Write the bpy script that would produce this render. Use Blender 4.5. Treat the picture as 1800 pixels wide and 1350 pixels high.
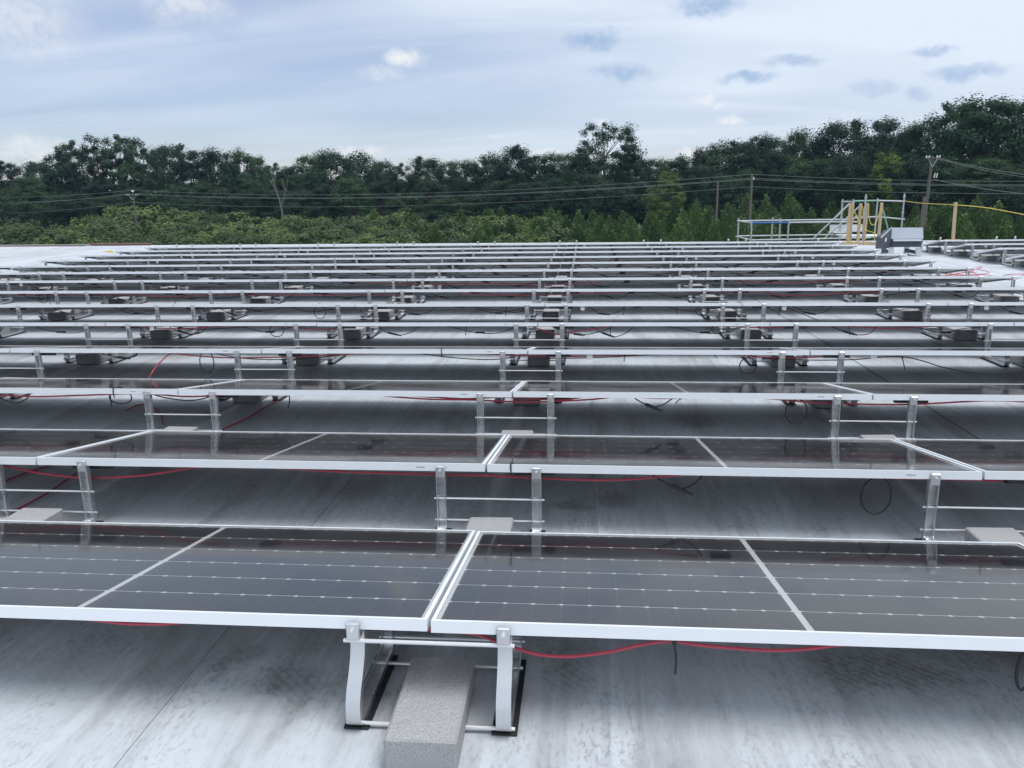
import bpy, math, random
import numpy as np
from mathutils import Vector, Matrix

for o in list(bpy.data.objects): bpy.data.objects.remove(o)
sc = bpy.context.scene
C = sc.collection
R = math.radians

# ------------------------------------------------------------------ camera
CAM = np.array([0.4315, -2.0771, 1.5040])
FW = np.array([-0.08732369, 0.97029181, -0.22562883])
RT = np.array([0.99616072, 0.08646153, -0.0137195])
UP = np.array([-0.0061963, 0.22596061, 0.97411673])
FPX = 1442.3
cd = bpy.data.cameras.new('camera'); cam = bpy.data.objects.new('camera', cd); C.objects.link(cam)
cd.sensor_width = 36; cd.lens = 36 * FPX / 1800; cd.clip_start = .05; cd.clip_end = 6000
M = Matrix.Identity(4)
for i in range(3):
    M[i][0], M[i][1], M[i][2], M[i][3] = RT[i], UP[i], -FW[i], CAM[i]
cam.matrix_world = M
sc.camera = cam
cy = sc.cycles
cy.max_bounces = 6; cy.diffuse_bounces = 2; cy.glossy_bounces = 3; cy.transmission_bounces = 3; cy.transparent_max_bounces = 10
cy.caustics_reflective = False; cy.caustics_refractive = False

# ------------------------------------------------------------------ light
SUN_AZ, SUN_EL = R(120), R(70)          # azimuth from +y towards +x
vs = sc.view_settings
vs.view_transform = 'Standard'; vs.look = 'None'; vs.gamma = 1; vs.use_curve_mapping = False
vs.exposure = 0.70
sd = bpy.data.lights.new('sun', 'SUN'); sd.energy = 1.5; sd.angle = R(34); sd.color = (1, .985, .96)
sun = bpy.data.objects.new('sun', sd); C.objects.link(sun)
sdir = Vector((math.sin(SUN_AZ) * math.cos(SUN_EL), math.cos(SUN_AZ) * math.cos(SUN_EL), math.sin(SUN_EL)))
sun.rotation_euler = sdir.to_track_quat('Z', 'Y').to_euler()
sun.location = (0, 0, 40)

world = bpy.data.worlds.new('World'); sc.world = world; world.use_nodes = True
world.cycles.sampling_method = 'MANUAL'; world.cycles.sample_map_resolution = 512
CLOUDS = [('w',-0.5915,0.1707,0.0633,0.0367,0.5),('w',-0.4358,0.1926,0.0533,0.0240,0.6),('g',-0.4173,0.1771,0.0533,0.0160,0.5),('w',-0.2065,0.1499,0.0280,0.0120,0.9),('w',-0.2328,0.1354,0.0300,0.0093,0.5),('w',0.1332,0.1012,0.0160,0.0060,0.9),('w',0.1529,0.0932,0.0133,0.0040,0.5),('w',0.1641,0.0783,0.0213,0.0060,0.9),('w',-0.5970,0.0514,0.0500,0.0147,0.6),('w',-0.2645,0.0478,0.0400,0.0093,0.6),('w',-0.1056,0.0681,0.0107,0.0033,0.4),('w',-0.0525,0.0457,0.0300,0.0060,0.5),('w',0.1183,0.0411,0.0213,0.0060,0.6),('w',0.0169,0.0812,0.0093,0.0060,0.7),('g',0.0063,0.1665,0.0367,0.0120,0.9),('g',0.0389,0.1334,0.0413,0.0113,0.8),('g',0.1345,0.1956,0.0453,0.0120,0.9),('g',0.1787,0.1208,0.0367,0.0073,0.8),('g',0.2276,0.1357,0.0387,0.0087,0.7),('g',0.3637,0.1375,0.0307,0.0067,0.7),('g',0.3969,0.1144,0.0440,0.0093,0.7),('g',0.3126,0.1056,0.0280,0.0093,0.45),('g',0.3542,0.0969,0.0147,0.0080,0.5),('g',0.3070,0.0697,0.0133,0.0053,0.3)]

class NT:
    def __init__(s, nt): s.t = nt; s.n = nt.nodes; s.l = nt.links
    def add(s, typ, **kw):
        n = s.n.new(typ)
        for k, v in kw.items():
            if k.startswith('i_'):
                key = k[2:]; key = int(key) if key.isdigit() else key
                n.inputs[key].default_value = v
            else: setattr(n, k, v)
        return n
    def link(s, a, b): s.l.new(a, b)
    def val(s, sock, v):
        if isinstance(v, bpy.types.NodeSocket): s.l.new(v, sock)
        else: sock.default_value = v
    def math(s, op, a, b=0.0, clamp=False):
        n = s.n.new('ShaderNodeMath'); n.operation = op; n.use_clamp = clamp
        s.val(n.inputs[0], a); s.val(n.inputs[1], b); return n.outputs[0]
    def vmath(s, op, a, b=None):
        n = s.n.new('ShaderNodeVectorMath'); n.operation = op
        s.val(n.inputs[0], a)
        if b is not None: s.val(n.inputs[1], b)
        return n.outputs['Value'] if op in ('LENGTH', 'DOT_PRODUCT', 'DISTANCE') else n.outputs[0]
    def noise(s, vec, scale, detail=4, rough=.55, dist=0.0):
        n = s.n.new('ShaderNodeTexNoise'); n.inputs['Scale'].default_value = scale
        n.inputs['Detail'].default_value = detail; n.inputs['Roughness'].default_value = rough
        n.inputs['Distortion'].default_value = dist
        if vec is not None: s.l.new(vec, n.inputs['Vector'])
        return n
    def ramp(s, fac, a, b, lo=0.0, hi=1.0):
        n = s.n.new('ShaderNodeMapRange'); n.interpolation_type = 'SMOOTHSTEP'
        s.val(n.inputs[0], fac); n.inputs[1].default_value = a; n.inputs[2].default_value = b
        n.inputs[3].default_value = lo; n.inputs[4].default_value = hi
        return n.outputs[0]
    def mix(s, f, a, b, mode='MIX'):
        n = s.n.new('ShaderNodeMix'); n.data_type = 'RGBA'; n.blend_type = mode
        s.val(n.inputs[0], f); s.val(n.inputs[6], a); s.val(n.inputs[7], b); return n.outputs[2]

w = NT(world.node_tree); w.n.clear()
BG = .065
skyn = w.add('ShaderNodeTexSky', sky_type='NISHITA', sun_disc=False, sun_elevation=SUN_EL, sun_rotation=SUN_AZ, altitude=150, air_density=1.0, dust_density=.4, ozone_density=1.0)
tc = w.add('ShaderNodeTexCoord')
sep = w.add('ShaderNodeSeparateXYZ'); w.link(tc.outputs['Generated'], sep.inputs[0])
az = w.math('ARCTAN2', sep.outputs[0], sep.outputs[1])
el = w.math('ARCSINE', sep.outputs[2])
cmb = w.add('ShaderNodeCombineXYZ'); w.link(az, cmb.inputs[0]); w.link(el, cmb.inputs[1])
ae = cmb.outputs[0]
# thin veil of high cloud: streaks on a flat layer above
zc = w.math('ADD', w.math('MAXIMUM', sep.outputs[2], 0.0), .12)
lay = w.add('ShaderNodeCombineXYZ')
w.link(w.math('DIVIDE', sep.outputs[0], zc), lay.inputs[0]); w.link(w.math('DIVIDE', sep.outputs[1], zc), lay.inputs[1])
mp = w.add('ShaderNodeMapping'); mp.inputs['Rotation'].default_value = (0, 0, R(52)); mp.inputs['Scale'].default_value = (.4, 1.0, 1)
w.link(lay.outputs[0], mp.inputs[0])
vn = w.noise(mp.outputs[0], 1.0, 6, .55, .9)
vn2 = w.noise(lay.outputs[0], .33, 3, .5)
sdot = w.vmath('DOT_PRODUCT', tc.outputs['Generated'], tuple(sdir))
glow = w.ramp(sdot, -.20, .20, .14, .97)
veil = w.math('ADD', w.math('ADD', w.ramp(vn.outputs[0], .35, .75, 0, .34), w.ramp(vn2.outputs[0], .35, .7, -.05, .3)), glow, True)
VC = 1 / BG
col = w.mix(veil, w.mix(1.0, skyn.outputs[0], (.93, .93, 1.10, 1), 'MULTIPLY'), (.485 * VC, .54 * VC, .615 * VC, 1))
# discrete small clouds
cn = w.noise(ae, 30, 6, .6)
cn2 = w.noise(ae, 80, 4, .6)
off = w.vmath('SUBTRACT', cn.outputs['Color'], (.5, .5, .5))
sc1 = w.vmath('MULTIPLY', off, (.035, .026, 0))
aew = w.vmath('ADD', ae, sc1)
off2 = w.vmath('MULTIPLY', w.vmath('SUBTRACT', cn2.outputs['Color'], (.5, .5, .5)), (.010, .009, 0))
aew = w.vmath('ADD', aew, off2)
acc = {'w': None, 'g': None}
for t, ca, ce, ra, re, it in CLOUDS:
    d = w.vmath('MULTIPLY', w.vmath('SUBTRACT', aew, (ca, ce, 0)), (1 / ra, 1 / re, 0))
    m = w.ramp(w.vmath('LENGTH', d), 1.15, .25, 0, it)
    acc[t] = m if acc[t] is None else w.math('MAXIMUM', acc[t], m)
wisp = w.ramp(w.noise(ae, 55, 7, .68, .6).outputs[0], .28, .62, .25, 1.0)
acc['w'] = w.math('MULTIPLY', acc['w'], wisp); acc['g'] = w.math('MULTIPLY', acc['g'], w.math('MULTIPLY', w.math('ADD', wisp, .6), .72))
col = w.mix(acc['w'], col, (.56 * VC, .57 * VC, .59 * VC, 1))
col = w.mix(acc['g'], col, (.24 * VC, .325 * VC, .47 * VC, 1))
bg = w.add('ShaderNodeBackground', i_Strength=BG); w.link(col, bg.inputs[0])
wo = w.add('ShaderNodeOutputWorld'); w.link(bg.outputs[0], wo.inputs[0])

HAZE = .00014
# ------------------------------------------------------------------ helpers
def tag(o, label=None, cat=None, group=None, kind=None):
    if label: o['label'] = label
    if cat: o['category'] = cat
    if group: o['group'] = group
    if kind: o['kind'] = kind
    return o

def empty(name, loc=(0, 0, 0), rot=(0, 0, 0), scale=(1, 1, 1)):
    o = bpy.data.objects.new(name, None); C.objects.link(o)
    o.location = loc; o.rotation_euler = rot; o.scale = scale; o.empty_display_size = .1
    return o

def put(name, me, parent=None, loc=(0, 0, 0), rot=(0, 0, 0), scale=(1, 1, 1)):
    o = bpy.data.objects.new(name, me); C.objects.link(o)
    o.parent = parent; o.location = loc; o.rotation_euler = rot; o.scale = scale
    return o

class MB:
    """collects shapes into one mesh"""
    def __init__(s): s.v = []; s.f = []
    def poly(s, pts, faces):
        b = len(s.v); s.v += [tuple(p) for p in pts]; s.f += [tuple(b + i for i in f) for f in faces]; return s
    def box(s, x0, x1, y0, y1, z0, z1, ch=0.0):
        if ch <= 0:
            p = [(x, y, z) for z in (z0, z1) for y in (y0, y1) for x in (x0, x1)]
            return s.poly(p, [(0, 2, 3, 1), (4, 5, 7, 6), (0, 1, 5, 4), (2, 6, 7, 3), (0, 4, 6, 2), (1, 3, 7, 5)])
        # chamfered box
        X, Y, Z = (x0, x1), (y0, y1), (z0, z1); p = []; idx = {}
        for i in range(2):
            for j in range(2):
                for k in range(2):
                    sx, sy, sz = (1 - 2 * i) * ch, (1 - 2 * j) * ch, (1 - 2 * k) * ch
                    for a, q in enumerate(((X[i], Y[j] + sy, Z[k] + sz), (X[i] + sx, Y[j], Z[k] + sz), (X[i] + sx, Y[j] + sy, Z[k]))):
                        idx[i, j, k, a] = len(p); p.append(q)
        c = Vector(((x0 + x1) / 2, (y0 + y1) / 2, (z0 + z1) / 2)); fs = []
        def face(ids):
            ids = list(ids); pv = [Vector(p[i]) for i in ids]; n = (pv[1] - pv[0]).cross(pv[2] - pv[0]); ctr = sum(pv, Vector()) / len(pv)
            fs.append(tuple(ids if n.dot(ctr - c) > 0 else ids[::-1]))
        q4 = ((0, 0), (1, 0), (1, 1), (0, 1))
        for e in (0, 1):
            face([idx[e, a, b, 0] for a, b in q4]); face([idx[a, e, b, 1] for a, b in q4]); face([idx[a, b, e, 2] for a, b in q4])
        for a in (0, 1):
            for b in (0, 1):
                face([idx[0, a, b, 1], idx[1, a, b, 1], idx[1, a, b, 2], idx[0, a, b, 2]])
                face([idx[a, 0, b, 0], idx[a, 1, b, 0], idx[a, 1, b, 2], idx[a, 0, b, 2]])
                face([idx[a, b, 0, 0], idx[a, b, 1, 0], idx[a, b, 1, 1], idx[a, b, 0, 1]])
                for k in (0, 1): face([idx[a, b, k, i] for i in range(3)])
        return s.poly(p, fs)
    def tube(s, pts, r, n=6, r2=None, cap=True):
        pts = [Vector(p) for p in pts]; m = len(pts); b = len(s.v)
        t0 = (pts[1] - pts[0]).normalized()
        a = t0.orthogonal().normalized()
        for i, p in enumerate(pts):
            t = (pts[min(i + 1, m - 1)] - pts[max(i - 1, 0)]).normalized()
            a = (a - t * a.dot(t)).normalized(); c = t.cross(a)
            rr = r if r2 is None else r + (r2 - r) * i / (m - 1)
            for k in range(n):
                an = 2 * math.pi * k / n
                s.v.append(tuple(p + (a * math.cos(an) + c * math.sin(an)) * rr))
        for i in range(m - 1):
            for k in range(n):
                k2 = (k + 1) % n
                s.f.append((b + i * n + k, b + i * n + k2, b + (i + 1) * n + k2, b + (i + 1) * n + k))
        if cap:
            s.f.append(tuple(b + k for k in range(n))[::-1]); s.f.append(tuple(b + (m - 1) * n + k for k in range(n)))
        return s
    def sweep(s, path, prof, ux=Vector((1, 0, 0))):
        """path in the y-z plane; closed profile points (u across x, v along the inner normal)"""
        b = len(s.v); m = len(path); n = len(prof)
        P = [Vector(p) for p in path]
        for i, p in enumerate(P):
            t = (P[min(i + 1, m - 1)] - P[max(i - 1, 0)]).normalized(); nn = ux.cross(t)
            for u, v in prof: s.v.append(tuple(p + ux * u + nn * v))
        for i in range(m - 1):
            for k in range(n):
                k2 = (k + 1) % n
                s.f.append((b + i * n + k, b + i * n + k2, b + (i + 1) * n + k2, b + (i + 1) * n + k))
        s.f.append(tuple(b + k for k in range(n))[::-1]); s.f.append(tuple(b + (m - 1) * n + k for k in range(n)))
        return s
    def mesh(s, name, mat, smooth=False):
        me = bpy.data.meshes.new(name); me.from_pydata(s.v, [], s.f)
        import bmesh
        bm = bmesh.new(); bm.from_mesh(me); bmesh.ops.recalc_face_normals(bm, faces=bm.faces); bm.to_mesh(me); bm.free()
        me.materials.append(mat)
        if smooth:
            me.polygons.foreach_set('use_smooth', [True] * len(me.polygons))
            try: me.set_sharp_from_angle(angle=R(40))
            except Exception: pass
        me.update(); return me

def spline(pts, n=6):
    P = [Vector(p) for p in pts]; out = []
    Q = [P[0] * 2 - P[1]] + P + [P[-1] * 2 - P[-2]]
    for i in range(1, len(Q) - 2):
        a, b, c, d = Q[i - 1:i + 3]
        for k in range(n):
            t = k / n
            out.append(.5 * ((2 * b) + (c - a) * t + (2 * a - 5 * b + 4 * c - d) * t * t + (3 * b - a - 3 * c + d) * t ** 3))
    out.append(P[-1]); return out

def np_mesh(name, V, Fq, mat, smooth=False):
    me = bpy.data.meshes.new(name); V = np.asarray(V, np.float32); Fq = np.asarray(Fq, np.int32); k = Fq.shape[1]
    me.vertices.add(len(V)); me.vertices.foreach_set('co', V.ravel())
    me.loops.add(Fq.size); me.loops.foreach_set('vertex_index', Fq.ravel())
    me.polygons.add(len(Fq)); me.polygons.foreach_set('loop_start', np.arange(0, Fq.size, k, dtype=np.int32))
    me.materials.append(mat); me.update(calc_edges=True); me.validate(); return me

ORD = ['zeroth', 'first', 'second', 'third', 'fourth', 'fifth', 'sixth', 'seventh', 'eighth', 'ninth', 'tenth', 'eleventh', 'twelfth', 'thirteenth', 'fourteenth', 'fifteenth', 'sixteenth', 'seventeenth', 'eighteenth', 'nineteenth', 'twentieth']
def ordn(n):
    if n <= 20: return ORD[n]
    tens = {2: 'twenty', 3: 'thirty', 4: 'forty', 5: 'fifty'}[n // 10]
    return (tens[:-1] + 'ieth') if n % 10 == 0 else tens + '-' + ORD[n % 10]

def project(p):
    d = np.asarray(p, float) - CAM; z = d @ FW
    return (900 + FPX * (d @ RT) / z, 675 - FPX * (d @ UP) / z) if z > .01 else (None, None)

# ------------------------------------------------------------------ materials
def mat(name):
    m = bpy.data.materials.new(name); m.use_nodes = True; t = NT(m.node_tree)
    return m, t, m.node_tree.nodes['Principled BSDF']
def plain(name, col, rough=.6, metal=0.0, var=.12, scale=20, bump=0.0, bscale=60, rvar=.1):
    m, t, p = mat(name)
    tcn = t.add('ShaderNodeTexCoord')
    n = t.noise(tcn.outputs['Object'], scale, 5, .6)
    c = t.mix(n.outputs[0], tuple(x * (1 - var) for x in col) + (1,), tuple(min(1, x * (1 + var)) for x in col) + (1,))
    t.link(c, p.inputs['Base Color'])
    t.link(t.ramp(n.outputs[0], .3, .7, max(0.02, rough - rvar), min(1, rough + rvar)), p.inputs['Roughness'])
    p.inputs['Metallic'].default_value = metal
    if bump:
        b = t.add('ShaderNodeBump', i_Strength=bump, i_Distance=.002)
        bn = t.noise(tcn.outputs['Object'], bscale, 4, .6); t.link(bn.outputs[0], b.inputs['Height']); t.link(b.outputs[0], p.inputs['Normal'])
    return m

M_alu = plain('anodised_aluminium', (.76, .79, .83), .45, .15, .03, 9)
M_rack = plain('mill_aluminium', (.66, .67, .69), .33, .85, .10, 11, .05, 30, .1)
M_rod = plain('steel_rod', (.78, .79, .8), .38, .6, .03, 3, 0, 60, .03)
M_rubber = plain('black_rubber', (.018, .02, .024), .75, 0, .2, 30)
M_black = plain('black_cable', (.014, .015, .02), .5, 0, .2, 30)
M_blackp = plain('black_plastic', (.02, .022, .028), .45, 0, .2, 30)
M_red = plain('red_cable', (.48, .06, .10), .45, 0, .15, 6)
M_back = plain('white_backsheet', (.76, .77, .78), .5, 0, .04, 4)
M_paper = plain('white_tag', (.8, .8, .8), .7, 0, .03, 20)
M_ink = plain('grey_stamp', (.25, .25, .27), .6, 0, .1, 20)
M_galv = plain('galvanised_tube', (.5, .52, .54), .45, .6, .18, 12)
M_green = plain('green_painted_tube', (.22, .42, .33), .5, .1, .15, 12)
M_blue = plain('blue_painted_steel', (.05, .13, .38), .5, .1, .15, 12)
M_plank = plain('white_deck', (.75, .76, .78), .5, .2, .1, 6)
M_boxlight = plain('light_grey_paint', (.42, .46, .53), .45, .1, .06, 6)
M_boxdark = plain('dark_grey_paint', (.06, .07, .09), .5, .1, .15, 6)
M_rope = plain('yellow_rope', (.56, .46, .10), .7, 0, .15, 60)
M_yellow = plain('yellow_plastic', (.7, .5, .04), .6, 0, .1, 10)
M_brown = plain('brown_coping', (.16, .085, .075), .55, .2, .15, 4)
M_greyc = plain('grey_coping', (.3, .3, .29), .55, .2, .15, 4)
M_pole = plain('weathered_pole', (.15, .135, .12), .85, 0, .25, 3)
M_wire = plain('power_line', (.30, .32, .32), .7, 0, .05, 1)
M_porc = plain('porcelain', (.7, .72, .74), .35, 0, .05, 5)
M_bark = plain('bark', (.075, .06, .048), .9, 0, .3, 1.5)
M_dead = plain('dead_wood', (.15, .135, .125), .9, 0, .2, 1.5)
M_seam = plain('seam_dirt', (.09, .088, .085), .9, 0, .4, 6)
M_wallp = plain('wall_panel', (.5, .5, .48), .6, .1, .05, 2)

def wood_mat():
    m, t, p = mat('pine_lumber')
    tcn = t.add('ShaderNodeTexCoord'); mpn = t.add('ShaderNodeMapping'); mpn.inputs['Scale'].default_value = (22, 22, 1.2)
    t.link(tcn.outputs['Object'], mpn.inputs[0]); n = t.noise(mpn.outputs[0], 1.5, 5, .6, .4)
    k = t.noise(tcn.outputs['Object'], 7, 2, .5)
    c = t.mix(t.ramp(n.outputs[0], .3, .7), (.42, .31, .18, 1), (.54, .43, .28, 1))
    c = t.mix(t.ramp(k.outputs[0], .7, .78, 0, .7), c, (.2, .1, .04, 1))
    t.link(c, p.inputs['Base Color']); p.inputs['Roughness'].default_value = .75
    return m
M_wood = wood_mat()

def concrete_mat():
    m, t, p = mat('concrete')
    tcn = t.add('ShaderNodeTexCoord'); oi = t.add('ShaderNodeObjectInfo')
    v = t.vmath('ADD', tcn.outputs['Object'], oi.outputs['Random'])
    a = t.noise(v, 260, 3, .7); b = t.noise(v, 9, 4, .6)
    c = t.mix(t.ramp(a.outputs[0], .34, .66), (.25, .25, .255, 1), (.46, .46, .465, 1))
    c = t.mix(t.ramp(b.outputs[0], .35, .7, 0, .35), c, (.3, .3, .3, 1))
    c = t.mix(t.math('MULTIPLY', oi.outputs['Random'], .35), c, (.3, .3, .31, 1))
    t.link(c, p.inputs['Base Color']); p.inputs['Roughness'].default_value = .95
    bp = t.add('ShaderNodeBump', i_Strength=.6, i_Distance=.002); t.link(a.outputs[0], bp.inputs['Height']); t.link(bp.outputs[0], p.inputs['Normal'])
    return m
M_conc = concrete_mat()

def cell_mat():
    m, t, p = mat('silicon_cell')
    tcn = t.add('ShaderNodeTexCoord'); sp = t.add('ShaderNodeSeparateXYZ'); t.link(tcn.outputs['Object'], sp.inputs[0])
    fr = t.math('FRACT', t.math('MULTIPLY', t.math('ADD', sp.outputs[1], 5.0), 60.0))
    ln = t.math('LESS_THAN', fr, .09)
    oi = t.add('ShaderNodeObjectInfo')
    base = t.mix(oi.outputs['Random'], (.005, .006, .012, 1), (.010, .010, .016, 1))
    c = t.mix(t.math('MULTIPLY', ln, .8), base, (.11, .11, .12, 1))
    t.link(c, p.inputs['Base Color']); p.inputs['Roughness'].default_value = .45
    p.inputs['Specular IOR Level'].default_value = .3
    return m
M_cell = cell_mat()

def glass_mat():
    m, t, p = mat('panel_glass')
    t.n.remove(p)
    tr = t.add('ShaderNodeBsdfTransparent'); tr.inputs[0].default_value = (.93, .94, .95, 1)
    gl = t.add('ShaderNodeBsdfGlossy'); gl.inputs['Color'].default_value = (1, .965, .94, 1); gl.inputs['Roughness'].default_value = .07
    fr = t.add('ShaderNodeFresnel'); fr.inputs[0].default_value = 1.56
    tcn = t.add('ShaderNodeTexCoord'); n = t.noise(tcn.outputs['Object'], 3, 4, .6)
    t.link(t.ramp(n.outputs[0], .3, .7, .05, .1), gl.inputs['Roughness'])
    # thin film of dust
    df = t.add('ShaderNodeBsdfDiffuse'); df.inputs[0].default_value = (.42, .4, .38, 1)
    dn = t.noise(tcn.outputs['Object'], 1.6, 6, .65)
    mx0 = t.add('ShaderNodeMixShader'); t.link(t.ramp(dn.outputs[0], .35, .75, .004, .020), mx0.inputs[0]); t.link(tr.outputs[0], mx0.inputs[1]); t.link(df.outputs[0], mx0.inputs[2])
    mx = t.add('ShaderNodeMixShader'); t.link(fr.outputs[0], mx.inputs[0]); t.link(mx0.outputs[0], mx.inputs[1]); t.link(gl.outputs[0], mx.inputs[2])
    t.link(mx.outputs[0], t.n['Material Output'].inputs[0])
    return m
M_glass = glass_mat()

STAINS = [(-.50,.20,.13,.10,.55),(-.44,.12,.05,.16,.35),(-.75,.30,.05,.14,.5),(-.70,.36,.09,.07,.3),(1.40,.36,.30,.17,.6),(1.69,.55,.25,.2,.45),(.37,1.74,.12,.1,.5),(.6,1.83,.1,.14,.45),(1.17,3.33,.2,.2,.5),(1.68,1.88,.2,.3,.3),(.40,.34,.10,.22,.45),(-.9,.18,.09,.2,.25),(-.72,1.92,.12,.25,.4),(-1.25,.3,.15,.25,.25),(-.1,1.6,.1,.2,.3),(1.95,.1,.12,.2,.3)]
def roof_mat():
    m, t, p = mat('roof_membrane')
    geo = t.add('ShaderNodeNewGeometry'); P = geo.outputs['Position']
    def nz(sx, sy, d=5, r=.6, dist=0.0):
        mpn = t.add('ShaderNodeMapping'); mpn.inputs['Scale'].default_value = (sx, sy, 1); t.link(P, mpn.inputs[0])
        return t.noise(mpn.outputs[0], 1.0, d, r, dist).outputs[0]
    c = t.mix(t.ramp(nz(.55, .3, 5), .3, .7), (.59, .62, .665, 1), (.47, .495, .525, 1))
    # long dirt streaks along the fall of the roof, broad then fine
    c = t.mix(t.ramp(nz(4.5, .42, 6, .7, .25), .44, .76, 0, .58), c, (.235, .235, .235, 1))
    c = t.mix(t.ramp(nz(22, 2.0, 4, .7, .4), .46, .8, 0, .34), c, (.22, .218, .215, 1))
    # brownish dried puddles and walked-on patches
    c = t.mix(t.ramp(nz(2.4, .8, 6, .68, .35), .5, .74, 0, .52), c, (.20, .19, .175, 1))
    # scuff grain inside the walked-on zones
    gr = t.math('MULTIPLY', t.ramp(nz(62, 26, 4, .7), .5, .6), t.ramp(nz(3.1, 2.0, 3, .6), .4, .7, .08, .42))
    c = t.mix(gr, c, (.17, .165, .16, 1))
    # cleaner pale drag marks
    c = t.mix(t.ramp(nz(9, .8, 4, .65, .3), .56, .74, 0, .55), c, (.64, .67, .71, 1))
    # grit
    c = t.mix(t.ramp(nz(60, 60, 2, .5), .765, .79, 0, .9), c, (.05, .05, .05, 1))
    # larger footprints and puddle marks with a shape of their own
    wn = t.noise(P, 7, 5, .65); wn.inputs['Distortion'].default_value = .4
    wv = t.vmath('ADD', P, t.vmath('MULTIPLY', t.vmath('SUBTRACT', wn.outputs['Color'], (.5, .5, .5)), (.22, .3, 0)))
    acc = None
    for x, y, rx, ry, it in STAINS:
        d = t.vmath('MULTIPLY', t.vmath('SUBTRACT', wv, (x, y, 0)), (1 / rx, 1 / ry, 0))
        k = t.ramp(t.vmath('LENGTH', d), 1.25, .35, 0, it); acc = k if acc is None else t.math('MAXIMUM', acc, k)
    wave = t.add('ShaderNodeTexWave', wave_type='BANDS', bands_direction='DIAGONAL'); wave.inputs['Scale'].default_value = 16; wave.inputs['Distortion'].default_value = 5; wave.inputs['Detail'].default_value = 2; wave.inputs['Detail Scale'].default_value = 3
    t.link(P, wave.inputs[0])
    acc = t.math('MULTIPLY', acc, t.ramp(wave.outputs[0], .2, .8, .72, 1.05))
    acc = t.math('MULTIPLY', acc, t.ramp(nz(30, 30, 4, .7), .3, .65, .6, 1.1))
    c = t.mix(acc, c, (.08, .075, .07, 1))
    t.link(c, p.inputs['Base Color']); p.inputs['Roughness'].default_value = .55; p.inputs['Specular IOR Level'].default_value = .35
    bp = t.add('ShaderNodeBump', i_Strength=.35, i_Distance=.004); t.link(nz(34, 9, 6, .7, .4), bp.inputs['Height']); t.link(bp.outputs[0], p.inputs['Normal'])
    return m
M_roof = roof_mat()

def leaf_mat(name, a, b, hue=(1.35, 1.25, .8)):
    m, t, p = mat(name); t.n.remove(p)
    oi = t.add('ShaderNodeObjectInfo'); geo = t.add('ShaderNodeNewGeometry')
    n = t.noise(geo.outputs['Position'], .45, 4, .65)
    f = t.math('ADD', t.ramp(n.outputs[0], .3, .7, 0, .7), t.math('MULTIPLY', geo.outputs['Random Per Island'], .3))
    c = t.mix(f, a + (1,), b + (1,))
    c = t.mix(t.math('MULTIPLY', oi.outputs['Random'], .6), c, tuple(min(1, (x + y) / 2 * h) for x, y, h in zip(a, b, hue)) + (1,))
    c = t.mix(1.0, c, t.mix(oi.outputs['Random'], (.55, .60, .68, 1), (1.5, 1.45, 1.25, 1)), 'MULTIPLY')
    d = t.add('ShaderNodeBsdfPrincipled'); d.inputs['Roughness'].default_value = .65; d.inputs['Specular IOR Level'].default_value = .2; t.link(c, d.inputs['Base Color'])
    tl = t.add('ShaderNodeBsdfTranslucent'); t.link(t.mix(.5, c, (.09, .14, .02, 1)), tl.inputs[0])
    mx = t.add('ShaderNodeMixShader', i_0=.22); t.link(d.outputs[0], mx.inputs[1]); t.link(tl.outputs[0], mx.inputs[2])
    t.link(mx.outputs[0], t.n['Material Output'].inputs[0]); return m
M_leaf = leaf_mat('tree_leaves', (.016, .038, .026), (.038, .074, .042), (1.2, 1.3, .9))
M_leafb = leaf_mat('bright_leaves', (.055, .10, .034), (.095, .15, .05))
M_shrub = leaf_mat('shrub_leaves', (.07, .105, .05), (.115, .16, .075), (1.2, 1.15, .85))
M_pine = leaf_mat('pine_needles', (.055, .105, .045), (.10, .165, .065), (1.1, 1.15, .9))
M_low = leaf_mat('low_bush_leaves', (.09, .11, .035), (.15, .16, .055))

def ground_mat():
    m, t, p = mat('ground'); geo = t.add('ShaderNodeNewGeometry')
    a = t.noise(geo.outputs['Position'], .08, 6, .65); b = t.noise(geo.outputs['Position'], 1.5, 5, .7)
    c = t.mix(a.outputs[0], (.035, .06, .02, 1), (.07, .085, .03, 1)); c = t.mix(t.math('MULTIPLY', b.outputs[0], .6), c, (.04, .055, .02, 1))
    t.link(c, p.inputs['Base Color']); p.inputs['Roughness'].default_value = .95; return m
M_ground = ground_mat()

# ------------------------------------------------------------------ ground, building, roof
GZ = -8.5
gm = MB(); N = 24
for i in range(N + 1):
    for j in range(N + 1): gm.v.append((-3000 + 6000 * i / N, -3000 + 6000 * j / N, 0))
for i in range(N):
    for j in range(N):
        a = i * (N + 1) + j; gm.f.append((a, a + N + 1, a + N + 2, a + 1))
g = put('ground', gm.mesh('ground', M_ground), None, (0, 0, GZ)); tag(g, kind='structure')

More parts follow.
